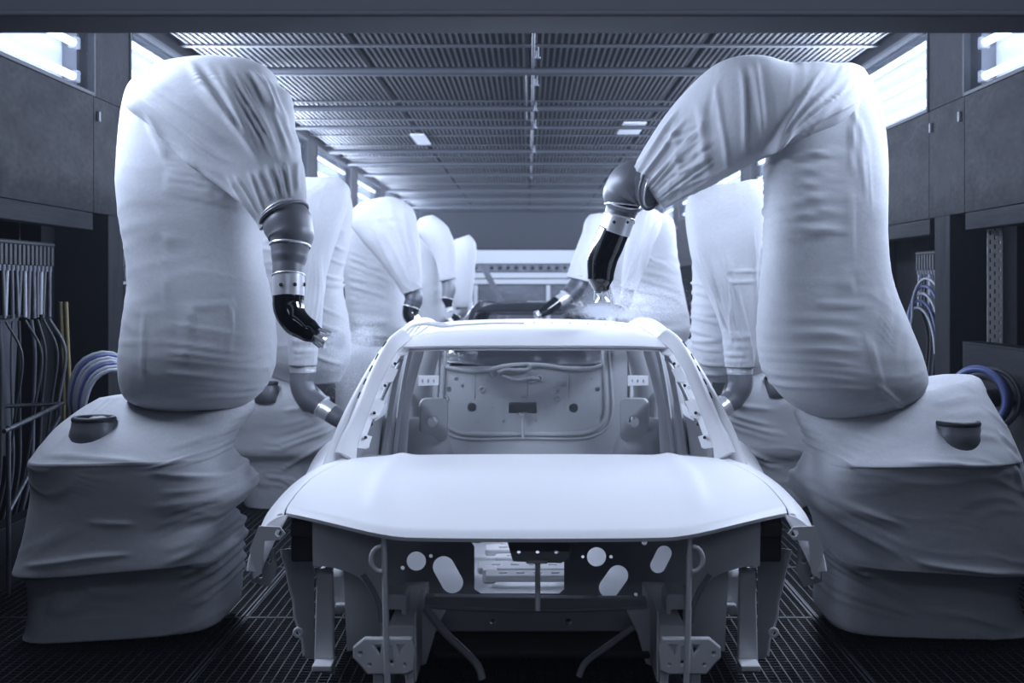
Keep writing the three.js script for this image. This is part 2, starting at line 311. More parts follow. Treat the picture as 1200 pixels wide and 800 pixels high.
// windows with tubes behind them; each is a lamp of the booth
let winNo = 0;
for (const sx of [-1, 1]) for (const p of bayEdges()) {
  const d0 = Math.max(-BACK + 0.1, p - (PITCH - PIERW)), d1 = Math.min(END - 0.1, p);
  if (d1 - d0 < 0.5) continue;
  const X = (a, b) => sx < 0 ? [-b, -a] : [a, b], zc = -(d0 + d1) / 2, L = d1 - d0;
  const win = structGroup('window_' + (++winNo));
  const fr = [];
  fr.push(rbox(...X(HW - 0.012, HW + 0.03), WB - 0.004, WB + 0.018, -d1, -d0, 0.004), rbox(...X(HW - 0.012, HW + 0.03), WT - 0.018, WT + 0.004, -d1, -d0, 0.004), rbox(...X(HW - 0.012, HW + 0.03), WB, WT, -d1, -d1 + 0.022, 0.004), rbox(...X(HW - 0.012, HW + 0.03), WB, WT, -d0 - 0.022, -d0, 0.004));
  mesh('frame', merge(fr), M.beam, win);
  mesh('pane', box(...X(HW + 0.032, HW + 0.036), WB + 0.015, WT - 0.015, -d1 + 0.02, -d0 - 0.02), M.glass, win);
  mesh('light_box', merge([box(...X(HW + 0.4, HW + 0.43), WB - 0.05, CEIL + 0.1, -d1 - 0.05, -d0 + 0.05), box(...X(HW + 0.1, HW + 0.42), CEIL + 0.08, CEIL + 0.12, -d1 - 0.05, -d0 + 0.05), box(...X(HW + 0.1, HW + 0.42), WB - 0.06, WB - 0.02, -d1 - 0.05, -d0 + 0.05), box(...X(HW + 0.1, HW + 0.42), WB - 0.05, CEIL + 0.1, -d1 - 0.06, -d1 - 0.02), box(...X(HW + 0.1, HW + 0.42), WB - 0.05, CEIL + 0.1, -d0 + 0.02, -d0 + 0.06)]), M.reflector, win);
  const lamp = thing('fluorescent_lamp', 'glowing tubes behind the ' + ['first', 'second', 'third', 'fourth', 'fifth', 'sixth', 'seventh'][(winNo - 1) % 7] + ' window from the portal beam, above the ' + (sx < 0 ? 'hose rack wall' : 'perforated post wall'), 'lamp', sx < 0 ? 'lamps above the hose rack wall' : 'lamps above the perforated post wall');
  const lx = sx * (HW + 0.085);
  for (let i = 0; i < 3; i++) {
    const y = WB + 0.1 + i * 0.19;
    mesh('tube', rod(V(lx, y, zc - L / 2 + 0.1), V(lx, y, zc + L / 2 - 0.1), 0.022, 12), M.tube, lamp);
for (const e of [-1, 1]) mesh('lamp_holder', rbox(lx - 0.03, lx + 0.03, y - 0.035, y + 0.035, zc + e * (L / 2 - 0.1), zc + e * (L / 2 - 0.05), 0.01), M.whitePanel, lamp);
  }
  const gear = mesh('reflector', rbox(...X(HW + 0.15, HW + 0.17), WB + 0.02, WT - 0.02, -d1 + 0.08, -d0 - 0.08, 0.01), M.reflector, lamp);
  rest(lamp, lx, WB, zc);
  const light = new THREE.RectAreaLight(LAMP, PANEL_POWER, L - 0.06, WT - WB - 0.04);
  light.position.set(sx * (HW - 0.015), (WB + WT) / 2, zc);
  light.lookAt(0, (WB + WT) / 2, zc); light.name = 'window_light';
  scene.add(light);
}
for (const [z, label, power] of [[-2.3, 'long ceiling lamp hanging before the portal beam', HALL_POWER], [2.0, 'long added fill lamp, out of view, hanging by the rear wall', HALL_POWER * 3]]) {  // the rear lamp is an unseen fill added to brighten the car front
  const l = thing('hall_lamp', label, 'lamp');
  mesh('housing', rbox(-1.9, 1.9, 2.92, 3.0, z - 0.1, z + 0.1, 0.01), M.beam, l); mesh('diffuser', rbox(-1.86, 1.86, 2.9, 2.92, z - 0.08, z + 0.08, 0.006), std(0.9, 0.9, 0.9, 0.5, 0, { emissive: LAMP.clone(), emissiveIntensity: 2 }), l);
  for (const x of [-1.5, 1.5]) mesh('hanger', rod(V(x, 3.0, z), V(x, CEIL + 0.16, z), 0.008), M.steel, l);
  rest(l, 0, 2.9, z);
  const a = new THREE.RectAreaLight(LAMP, power, 3.7, 0.15); a.position.set(0, 2.89, z); a.lookAt(0, 0, z - (z > 0 ? 3 : 0)); a.name = 'hall_light'; scene.add(a); }
// closing walls
for (const [n, sx] of [['wall_front_left', -1], ['wall_front_right', 1]]) struct(n, box(sx * (HW + 0.7), sx * HW, -0.5, CEIL + 0.2, -4.47, BACK), M.wall);
struct('wall_rear', box(-HW - 0.7, HW + 0.7, -0.5, CEIL + 0.2, BACK, BACK + 0.1), M.wall);
{ // far end: dark header, pale panels, a perforated beam, a shutter
  const e = structGroup('wall_end', 'far end of the booth with pale cross panels under a dark header'), z = -END;
  const Y = (v) => EYE - (v - CV) * END / F, XX = (u) => (u - CU) * END / F;
  mesh('header_panel', box(-HW - 0.1, HW + 0.1, Y(291), CEIL + 0.2, z - 0.1, z + 0.02), M.wall, e);
  mesh('cross_panel', rbox(-HW, HW, Y(309), Y(293), z - 0.1, z + 0.06, 0.02), M.whitePanel, e);
  const s = poly([[-HW, Y(318)], [HW, Y(318)], [HW, Y(310)], [-HW, Y(310)]]);
  for (let i = 0; i < 24; i++) s.holes.push(hole.circle(-2.2 + i * 0.19, Y(314), 0.045));
  mesh('perforated_beam', plate(s, 0.04, z + 0.06), M.dullSteel, e);
  mesh('cross_panel', rbox(-HW, HW, Y(326), Y(319), z - 0.1, z + 0.04, 0.02), M.whitePanel, e);
  mesh('cross_panel', rbox(-HW, HW, Y(333), Y(327), z - 0.1, z + 0.04, 0.02), M.whitePanel, e);
  mesh('shutter', box(-HW, HW, -0.5, Y(334), z - 0.12, z - 0.02), M.dullSteel, e);
  mesh('shutter_post', rbox(XX(640), XX(645), 0, Y(334), z - 0.02, z + 0.1, 0.02), M.whitePanel, e);
  mesh('shutter_post', rbox(XX(555), XX(560), 0, Y(334), z - 0.02, z + 0.1, 0.02), M.whitePanel, e);
}
{ const b = thing('support_strut', 'slanting pale steel strut in front of the far end wall', 'strut'); mesh('strut', bar(px(566, 312, 26), px(590, 358, 26), 0.12, 0.12), M.dullSteel, b); mesh('foot_plate', rbox(...[px(590, 358, 26)].flatMap((p) => [p.x - 0.15, p.x + 0.15, 0, p.y + 0.05, p.z - 0.12, p.z + 0.12]), 0.02), M.dullSteel, b); rest(b, 0, 0, -26); }

// ------------------------------------------------------------------ paint robots
// spec: base, column, arm = cloth stations; wrist = chain of [u, v, depth, radiusPx]; all pixels at the robot's own depth
const chain = (list) => list.map(([u, v, d, r]) => [px(u, v, d), r * d / F]);
function ringOn(p, dirTo, r, tube_) { const g = new THREE.TorusGeometry(r, tube_, 10, 32); const q = new THREE.Quaternion().setFromUnitVectors(V(0, 0, 1), dirTo.clone().sub(p).normalize()); g.applyQuaternion(q); g.translate(p.x, p.y, p.z); return g; }
function robot(spec) {
  const r = thing('paint_robot', spec.label, 'robot', 'covered paint robots along the line');
  const q = spec.q ?? 1, o = { seg: Math.round(150 * q), rad: Math.round(150 * q) };
  mesh('base_cover', loft(spec.base, { ...o, push: spec.baseFold }), M.cloth, r);
  mesh('column_cover', loft(spec.column, { ...o, push: spec.columnFold }), M.cloth, r);
  const arm = mesh('arm_cover', loft(spec.arm, { ...o, push: spec.armFold, capB: true }), M.cloth, r);
  if (spec.cuff) { const [a, b, rad] = spec.cuff; const A = px(...a), B = px(...b); mesh('cuff_ring', ringOn(A, B, rad * a[2] / F, 0.007), M.wrist, r); }
  for (const [name, list, mat, extra] of spec.wrist) {
    const c = chain(list), w = mesh(name, sweep(c, q > 0.6 ? 48 : 24, q > 0.6 ? 32 : 16), M[mat], r);
    if (extra === 'rings') for (const k of [0, c.length - 1]) { const other = c[k ? k - 1 : 1][0]; mesh('clamp_ring', ringOn(c[k][0], other, c[k][1] * 1.01, 0.0045), M.chrome, w); }
    if (extra === 'bell') {
      const a = c[c.length - 1], b = c[c.length - 2], dir = a[0].clone().sub(b[0]).normalize(), at = a[0];
      const cup = new THREE.LatheGeometry([[0.0, 0], [a[1] * 0.8, 0.002], [a[1] * 0.78, 0.012], [a[1] * 0.55, 0.02], [a[1] * 0.6, 0.032], [a[1] * 0.95, 0.05], [a[1] * 0.9, 0.051], [a[1] * 0.4, 0.035], [0, 0.032]].map(([x, y]) => new THREE.Vector2(x, y)), 32);
      cup.applyQuaternion(new THREE.Quaternion().setFromUnitVectors(V(0, 1, 0), dir)); cup.translate(at.x, at.y, at.z);
      const bell = mesh('bell_cup', cup, M.chrome, w);
      const pins = []; const u = Math.abs(dir.y) > 0.9 ? V(1, 0, 0) : V(0, 1, 0), s = dir.clone().cross(u).normalize(), t = s.clone().cross(dir);
      for (let i = 0; i < 6; i++) { const an = i / 6 * Math.PI * 2, o2 = s.clone().multiplyScalar(Math.cos(an)).add(t.clone().multiplyScalar(Math.sin(an))); pins.push(rod(at.clone().addScaledVector(o2, a[1] * 0.95), at.clone().addScaledVector(o2, a[1] * 1.15).addScaledVector(dir, 0.04), 0.0045, 6)); }
      mesh('electrode', merge(pins), M.chrome, w);
    }
    if (extra === 'screws') for (let k = 0; k < 3; k++) { const a = c[0], b = c[c.length - 1], p = a[0].clone().lerp(b[0], 0.45); const side = V(Math.sin(-0.3 + k * 0.9), 0, Math.cos(-0.3 + k * 0.9)); const g = new THREE.SphereGeometry(0.008, 10, 8); g.translate(p.x + side.x * a[1], p.y, p.z + side.z * a[1]); mesh('screw', g, M.rubber, w); }
  }
  for (const [u, v, d, w] of spec.caps ?? []) { // service port standing out of the base cover
    const p = px(u, v, d), R = w / 2 * d / F;
    const g = new THREE.LatheGeometry([[R * 0.2, -0.1], [R * 1.3, -0.1], [R * 1.0, -0.012], [R * 0.97, 0.004], [R * 0.93, 0.02], [R * 0.76, 0.02], [R * 0.74, 0.012], [0, 0.012]].map(([x, y]) => new THREE.Vector2(x, y)), 36); g.translate(p.x, p.y, p.z);
    const cap = mesh('port_cap', g, M.wrist, r);
    const ring = new THREE.TorusGeometry(R * 0.86, 0.012, 10, 36); ring.rotateX(Math.PI / 2); ring.translate(p.x, p.y + 0.022, p.z); mesh('port_ring', ring, M.rubber, cap);
  }
  for (const [list, rad] of spec.seams ?? []) mesh('cover_seam', tube(list.map((e) => px(...e)), rad, 40, 6), M.cloth, r);
  const bb = spec.base[spec.base.length - 1], c = px((bb[0] + bb[2]) / 2, CV, bb[4]);
  return rest(r, c.x, 0, c.z);
}
const floorV = (d) => CV + EYE * F / d;      // picture row of the floor at a depth

// --- first robot by the hose rack: arm bent over, black head turned to the windscreen pillar
robot({
  label: 'cloth-covered robot by the hose rack, black spray head pointing at the windscreen pillar',
  base: [
    [118, 466, 262, 464, 5.62, 0.14, 0.3, 2.6], [96, 480, 292, 478, 5.58, 0.24, 0.34, 2.8], [72, 503, 276, 500, 5.52, 0.33, 0.36, 3.2], [57, 527, 263, 522, 5.47, 0.385, 0.38, 3.6], [55, 531, 263, 527, 5.46, 0.392, 0.38, 3.8], [54, 536, 264, 533, 5.46, 0.391, 0.38, 3.8], [53, 550, 280, 550, 5.46, 0.392, 0.38, 3.5],
    [53, 570, 293, 570, 5.46, 0.392, 0.38, 3.3], [50, 592, 282, 588, 5.46, 0.392, 0.38, 3.3], [46, 618, 267, 602, 5.46, 0.396, 0.38, 3.4], [41, 640, 276, 616, 5.46, 0.404, 0.38, 3.6], [38, 654, 277, 634, 5.46, 0.412, 0.38, 4.0], [39, 657, 277, 638, 5.46, 0.405, 0.38, 4.0], [42, 660, 276, 644, 5.46, 0.37, 0.37, 3.8],
    [47, 672, 276, 660, 5.46, 0.33, 0.36, 3.8], [50, 700, 275, 684, 5.46, 0.315, 0.36, 4.2], [48, 724, 273, 708, 5.46, 0.33, 0.36, 4.4], [46, 731, 270, 715, 5.46, 0.335, 0.36, 4.4], [48, 732.5, 268, 716.5, 5.46, 0.33, 0.36, 4.4]],
  baseFold: folds(5.15, [
    ...fan([268, 485], [262, 535], [215, 490], [160, 560], 7, 3.2, 0.007), ...fan([290, 565], [290, 575], [190, 545], [175, 640], 8, 4, 0.008), ...fan([60, 680], [150, 690], [52, 728], [60, 732], 6, 4, 0.007),
    ...fan([272, 610], [275, 680], [190, 640], [215, 720], 9, 3.5, 0.008), [120, 608, 160, 609, 3, 0.005], [55, 535, 170, 536, 3, 0.006], [40, 657, 150, 646, 3.5, 0.008], [95, 472, 62, 525, 3, 0.006], [105, 470, 75, 520, 3, 0.005]], { amp: 0.005, dir: [1, 0.15], across: 12, along: 3, off: 2.2 }),
  column: [
    [170, 82, 215, 78, 5.62, 0.05, 0.06, 2], [152, 100, 262, 90, 5.62, 0.14, 0.14, 2.2], [145, 128, 300, 120, 5.62, 0.19, 0.18, 2.5], [142, 175, 318, 170, 5.62, 0.22, 0.2, 2.9], [142, 215, 316, 215, 5.6, 0.23, 0.22, 3.2], [147, 260, 306, 260, 5.58, 0.235, 0.22, 3.4], [154, 298, 303, 298, 5.56, 0.24, 0.23, 3.4], [156, 335, 311, 333, 5.54, 0.26, 0.24, 3.0], [150, 378, 319, 372, 5.53, 0.29, 0.26, 2.8], [146, 420, 321, 410, 5.52, 0.31, 0.28, 2.7], [147, 448, 316, 440, 5.52, 0.30, 0.28, 2.6], [154, 466, 302, 462, 5.52, 0.26, 0.26, 2.5], [176, 478, 284, 475, 5.52, 0.17, 0.2, 2.3], [200, 482, 260, 480, 5.52, 0.06, 0.1, 2]],
  columnFold: folds(5.3, [
    [195, 195, 193, 300, 2.2, 0.006], [193, 300, 200, 400, 2.2, 0.003], [229, 358, 224, 425, 1.6, 0.009], [274, 356, 271, 415, 1.6, 0.009], [229, 358, 274, 357, 3, 0.004], [171, 370, 178, 450, 3, 0.006],
    ...fan([200, 170], [200, 230], [300, 200], [305, 250], 7, 3.2, 0.006), ...fan([205, 375], [205, 470], [316, 395], [300, 470], 9, 3, 0.004), ...fan([155, 125], [165, 150], [200, 165], [195, 200], 5, 3, 0.006)], { amp: 0.0045, dir: [1, 0.08], across: 14, along: 2.5, off: 0.4 }),
  arm: [
    [147, 118, 168, 82, 5.5, 0.05, 0.06, 2], [148, 124, 205, 70, 5.48, 0.13, 0.12, 2.2], [156, 132, 262, 67, 5.46, 0.19, 0.16, 2.4], [170, 142, 312, 79, 5.44, 0.21, 0.18, 2.5], [195, 160, 330, 108, 5.40, 0.20, 0.17, 2.5], [232, 196, 343, 152, 5.34, 0.17, 0.15, 2.4], [270, 226, 355, 195, 5.27, 0.14, 0.12, 2.3], [297, 256, 359, 228, 5.21, 0.11, 0.1, 2.2], [305, 270, 358, 240, 5.19, 0.095, 0.09, 2]],
  armFold: folds(5.2, [
    ...fan([215, 72], [322, 95], [300, 190], [352, 195], 13, 3.0, 0.010), ...fan([285, 78], [326, 100], [318, 130], [345, 165], 6, 2.4, 0.010), ...fan([155, 118], [165, 90], [260, 200], [300, 160], 5, 5, 0.006), ...fan([268, 212], [350, 190], [300, 258], [356, 225], 8, 2.4, 0.008), [165, 140, 235, 200, 4, 0.012], [235, 200, 290, 240, 4, 0.008]], { amp: 0.005, dir: [0.8, -0.6], across: 20, along: 3, off: 5.1 }),
  cuff: [[333, 252, 5.17], [340, 268, 5.15], 29],
  wrist: [
    ['wrist_joint', [[331, 250, 5.18, 27], [337, 262, 5.16, 29], [341, 276, 5.14, 27], [340, 288, 5.13, 23]], 'wrist', 'rings'],
    ['wrist_link', [[340, 287, 5.13, 22.5], [339, 300, 5.12, 21], [338, 312, 5.11, 18.5], [338, 323, 5.10, 18.2]], 'wrist', 'rings'],
    ['collar', [[338, 322, 5.10, 18.6], [338, 347, 5.09, 18.6]], 'chrome', 'screws'],
    ['atomizer', [[338, 346, 5.09, 18.4], [338, 360, 5.08, 18], [345, 375, 5.07, 17], [360, 386, 5.06, 14], [372, 393, 5.05, 10]], 'black', 'bell']],
  caps: [[110, 497, 5.27, 52]],
});

// --- first robot by the perforated post: arm raised, black head pointing down at the roof
robot({
  label: 'cloth-covered robot by the perforated post, black spray head pointing down at the car roof',
  base: [
    [945, 470, 1090, 462, 5.64, 0.14, 0.3, 2.4], [936, 484, 1138, 440, 5.60, 0.22, 0.34, 2.6], [945, 505, 1150, 462, 5.54, 0.29, 0.36, 2.9], [953, 522, 1168, 500, 5.49, 0.35, 0.38, 3.4], [953, 532, 1176, 526, 5.46, 0.392, 0.38, 3.8], [951, 536, 1178, 531, 5.46, 0.392, 0.38, 3.8], [948, 542, 1180, 538, 5.46, 0.392, 0.38, 3.8],
    [937, 563, 1190, 552, 5.46, 0.392, 0.38, 3.3], [938, 583, 1197, 575, 5.46, 0.392, 0.38, 3.3], [952, 597, 1200, 598, 5.46, 0.396, 0.38, 3.4], [962, 620, 1197, 630, 5.46, 0.404, 0.38, 3.6], [965, 638, 1191, 650, 5.46, 0.41, 0.38, 4.0], [965, 642, 1189, 654, 5.46, 0.405, 0.38, 4.0], [966, 648, 1184, 659, 5.46, 0.37, 0.37, 3.8],
    [966, 662, 1178, 670, 5.46, 0.33, 0.36, 3.8], [964, 690, 1178, 694, 5.46, 0.315, 0.36, 4.2], [963, 712, 1184, 717, 5.46, 0.33, 0.36, 4.4], [965, 719, 1188, 724, 5.46, 0.335, 0.36, 4.4], [967, 720.5, 1186, 725.5, 5.46, 0.33, 0.36, 4.4]],
  baseFold: folds(5.15, [
    ...fan([942, 490], [955, 520], [1040, 520], [1000, 560], 6, 3.2, 0.007), ...fan([940, 560], [942, 580], [1040, 600], [1060, 660], 9, 4, 0.008), ...fan([1140, 445], [1175, 520], [1090, 470], [1120, 510], 5, 3, 0.004), ...fan([1170, 480], [1190, 560], [1195, 500], [1196, 590], 4, 3, 0.008),
    ...fan([970, 640], [975, 715], [1060, 690], [1080, 730], 7, 3.5, 0.006), [1070, 540, 1175, 542, 3, 0.006], [1075, 655, 1180, 666, 3.5, 0.008], [985, 655, 1020, 672, 2.5, 0.010], [1100, 715, 1180, 735, 5, 0.010]], { amp: 0.005, dir: [1, -0.15], across: 12, along: 3, off: 8.2 }),
  column: [
    [975, 76, 1000, 75, 5.66, 0.04, 0.05, 2], [955, 86, 1012, 83, 5.66, 0.10, 0.1, 2.1], [932, 108, 1024, 105, 5.66, 0.15, 0.14, 2.3], [912, 145, 1032, 140, 5.65, 0.2, 0.17, 2.6], [899, 188, 1036, 185, 5.63, 0.22, 0.2, 2.9], [899, 235, 1035, 232, 5.61, 0.23, 0.21, 3.2], [898, 285, 1034, 280, 5.59, 0.235, 0.22, 3.4], [894, 335, 1040, 330, 5.57, 0.25, 0.23, 3.3], [890, 385, 1060, 380, 5.55, 0.28, 0.25, 2.9], [892, 420, 1076, 420, 5.54, 0.31, 0.27, 2.6], [906, 450, 1080, 448, 5.53, 0.31, 0.28, 2.5], [926, 472, 1066, 470, 5.53, 0.27, 0.26, 2.4], [952, 486, 1040, 484, 5.53, 0.18, 0.2, 2.2], [975, 491, 1015, 490, 5.53, 0.06, 0.1, 2]],
  columnFold: folds(5.3, [
    [1000, 215, 994, 360, 2.2, 0.006], [905, 190, 907, 330, 2.4, 0.006], ...fan([905, 185], [905, 290], [995, 165], [995, 280], 14, 2.6, 0.007), ...fan([905, 370], [905, 455], [1010, 375], [1015, 460], 8, 4, 0.006), ...fan([1008, 110], [1030, 160], [1000, 190], [1028, 260], 6, 2.4, 0.005),
    [1015, 395, 1025, 450, 3.5, 0.008], [1025, 450, 1060, 480, 3.5, 0.006], [960, 360, 1020, 357, 2.5, 0.008], ...fan([1035, 330], [1070, 390], [1020, 400], [1060, 440], 4, 3, 0.005)], { amp: 0.0045, dir: [1, -0.06], across: 15, along: 2.5, off: 3.4 }),
  arm: [
    [1008, 140, 1012, 92, 5.60, 0.05, 0.05, 2], [992, 158, 998, 76, 5.58, 0.13, 0.12, 2.2], [955, 168, 965, 76, 5.57, 0.18, 0.15, 2.4], [910, 180, 925, 75, 5.57, 0.2, 0.17, 2.5], [882, 192, 888, 66, 5.58, 0.2, 0.17, 2.5], [852, 207, 852, 70, 5.62, 0.19, 0.16, 2.4], [828, 220, 820, 90, 5.68, 0.17, 0.15, 2.4], [803, 232, 782, 132, 5.76, 0.14, 0.12, 2.3], [786, 241, 752, 178, 5.84, 0.11, 0.1, 2.2], [780, 244, 742, 198, 5.88, 0.09, 0.09, 2]],
  armFold: folds(5.55, [
    ...fan([745, 195], [785, 240], [800, 110], [860, 190], 12, 2.4, 0.008), ...fan([890, 180], [905, 172], [950, 85], [1005, 120], 11, 2.6, 0.009), ...fan([790, 140], [880, 75], [800, 220], [890, 180], 6, 5, 0.006), [882, 80, 885, 150, 4, 0.006], [930, 78, 975, 80, 4, 0.006], ...fan([780, 150], [800, 220], [830, 130], [850, 205], 6, 3, 0.006)], { amp: 0.004, dir: [0.3, 1], across: 20, along: 3, off: 7.1 }),
  cuff: [[765, 218, 5.86], [750, 214, 5.9], 28],
  wrist: [
    ['wrist_joint', [[768, 219, 5.87, 25], [754, 214, 5.90, 26.5], [740, 216, 5.92, 27], [730, 228, 5.94, 24], [729, 240, 5.94, 20]], 'wrist', 'rings'],
    ['wrist_link', [[730, 238, 5.94, 20], [728, 246, 5.95, 18.5], [726, 254, 5.95, 18]], 'wrist', 'rings'],
    ['collar', [[727, 252, 5.95, 18.2], [720, 272, 5.96, 18.2]], 'chrome', 'screws'],
    ['atomizer', [[720, 270, 5.96, 18], [713, 287, 5.97, 18], [706, 305, 5.98, 17.5], [704, 325, 5.98, 15.5], [705, 341, 5.98, 9]], 'black', 'bell']],
  caps: [[1122, 502, 5.228, 54]],
});

// --- second pair: forearms hanging straight down
robot({
  q: 0.75, label: 'second white robot along the hose rack wall, hanging forearm with bent grey wrist',
  base: [[296, 436, 345, 436, 8.75, 0.2, 0.3, 2.4], [284, 456, 365, 452, 8.7, 0.34, 0.36, 2.7], [276, 470, 384, 474, 8.66, 0.38, 0.36, 3], [271, 498, 394, 505, 8.65, 0.38, 0.36, 3], [268, 522, 398, 522, 8.65, 0.4, 0.36, 3.2], [272, 534, 392, 536, 8.65, 0.36, 0.34, 3.2], [282, 560, 388, 560, 8.65, 0.35, 0.34, 3], [292, 586, 380, 586, 8.65, 0.35, 0.34, 3]],
  baseFold: folds(8.3, [...fan([280, 545], [340, 560], [300, 575], [380, 580], 5, 2.5, 0.01), ...fan([380, 470], [395, 520], [320, 480], [320, 560], 6, 3, 0.01)], { amp: 0.007, across: 9, along: 2.5, off: 1.2 }),
  column: [[320, 215, 396, 213, 8.75, 0.12, 0.12, 2.2], [306, 240, 412, 238, 8.74, 0.22, 0.2, 2.6], [300, 290, 408, 288, 8.72, 0.24, 0.22, 3], [302, 330, 400, 330, 8.72, 0.25, 0.23, 3], [304, 380, 408, 380, 8.7, 0.28, 0.26, 2.8], [306, 420, 410, 420, 8.7, 0.3, 0.28, 2.6], [318, 448, 398, 446, 8.7, 0.22, 0.24, 2.4]],
  columnFold: folds(8.5, fan([372, 250], [372, 420], [405, 260], [408, 430], 9, 2, 0.012), { amp: 0.008, across: 12, along: 2.5, off: 6.2 }),
  arm: [[330, 212, 398, 208, 8.5, 0.12, 0.12, 2.2], [324, 232, 410, 224, 8.45, 0.22, 0.2, 2.5], [324, 262, 402, 258, 8.4, 0.22, 0.2, 2.5], [328, 300, 388, 300, 8.38, 0.19, 0.17, 2.4], [334, 340, 378, 340, 8.36, 0.15, 0.14, 2.3], [336, 385, 374, 385, 8.34, 0.12, 0.12, 2.2], [339, 428, 371, 428, 8.32, 0.1, 0.1, 2.1]],
  armFold: folds(8.2, [...fan([338, 400], [370, 400], [340, 300], [385, 280], 7, 1.6, 0.010), ...fan([338, 380], [345, 420], [372, 385], [371, 420], 5, 1.5, 0.008)], { amp: 0.007, dir: [0.2, 1], across: 14, along: 2.5, off: 9.3 }),
  wrist: [['collar', [[355, 428, 8.32, 15.5], [355, 436, 8.32, 15]], 'chrome'], ['wrist_joint', [[355, 434, 8.32, 14.5], [354, 450, 8.31, 14], [360, 465, 8.3, 14], [376, 477, 8.28, 12]], 'wrist', 'rings'], ['wrist_link', [[374, 476, 8.28, 11.5], [385, 482, 8.26, 11.5], [390, 485, 8.25, 11.5]], 'chrome'], ['atomizer', [[388, 484, 8.25, 11.5], [396, 490, 8.24, 11], [403, 500, 8.23, 7]], 'wrist', 'bell']],
  caps: [[313, 453, 8.36, 26]],
});
robot({
  q: 0.75, label: 'second white robot along the perforated post wall, hanging forearm with bent grey wrist',
  base: [[868, 428, 912, 424, 8.75, 0.2, 0.3, 2.4], [856, 445, 930, 442, 8.7, 0.34, 0.36, 2.7], [848, 466, 940, 464, 8.66, 0.38, 0.36, 3], [842, 496, 950, 492, 8.65, 0.38, 0.36, 3], [838, 520, 956, 520, 8.65, 0.4, 0.36, 3.2], [842, 534, 952, 534, 8.65, 0.36, 0.34, 3.2], [850, 560, 945, 560, 8.65, 0.35, 0.34, 3], [860, 586, 940, 586, 8.65, 0.35, 0.34, 3]],
  baseFold: folds(8.3, [...fan([850, 470], [845, 520], [910, 480], [920, 560], 6, 3, 0.01)], { amp: 0.007, across: 9, along: 2.5, off: 4.2 }),
  column: [[832, 218, 890, 213, 8.75, 0.12, 0.12, 2.2], [812, 240, 898, 236, 8.74, 0.22, 0.2, 2.6], [812, 290, 900, 288, 8.72, 0.24, 0.22, 3], [813, 335, 899, 332, 8.72, 0.25, 0.23, 3], [812, 380, 902, 380, 8.7, 0.28, 0.26, 2.8], [814, 420, 906, 420, 8.7, 0.3, 0.28, 2.6], [826, 446, 896, 444, 8.7, 0.22, 0.24, 2.4]],
  columnFold: folds(8.5, fan([815, 320], [815, 440], [848, 330], [850, 440], 10, 2, 0.012), { amp: 0.008, across: 12, along: 2.5, off: 2.7 }),
  arm: [[808, 226, 890, 210, 8.5, 0.14, 0.12, 2.4], [804, 246, 897, 226, 8.45, 0.22, 0.2, 2.8], [806, 275, 893, 266, 8.4, 0.22, 0.2, 2.8], [814, 312, 888, 310, 8.38, 0.2, 0.17, 2.6], [832, 350, 887, 350, 8.36, 0.17, 0.14, 2.4], [846, 388, 886, 388, 8.34, 0.13, 0.12, 2.2], [850, 430, 883, 430, 8.32, 0.1, 0.1, 2.1]],
  armFold: folds(8.2, [...fan([850, 380], [882, 420], [812, 280], [850, 290], 6, 1.8, 0.012), [856, 276, 856, 390, 1.5, 0.012], [886, 276, 886, 390, 1.5, 0.012], [856, 330, 886, 330, 1.5, 0.010], [856, 318, 886, 318, 1.5, 0.010], ...fan([852, 385], [852, 425], [884, 390], [883, 425], 5, 1.5, 0.008)], { amp: 0.005, dir: [0.2, 1], across: 14, along: 2.5, off: 1.3 }),
  wrist: [['collar', [[867, 430, 8.32, 15.5], [867, 438, 8.32, 15]], 'chrome'], ['wrist_joint', [[867, 436, 8.32, 14.5], [867, 452, 8.31, 14.5], [860, 466, 8.3, 13], [850, 474, 8.28, 12]], 'wrist', 'rings'], ['wrist_link', [[852, 473, 8.28, 12], [842, 480, 8.26, 12]], 'chrome'], ['atomizer', [[843, 479, 8.26, 12], [836, 486, 8.24, 11], [826, 494, 8.23, 7]], 'wrist', 'bell']],
  caps: [[908, 447, 8.36, 24]],
});
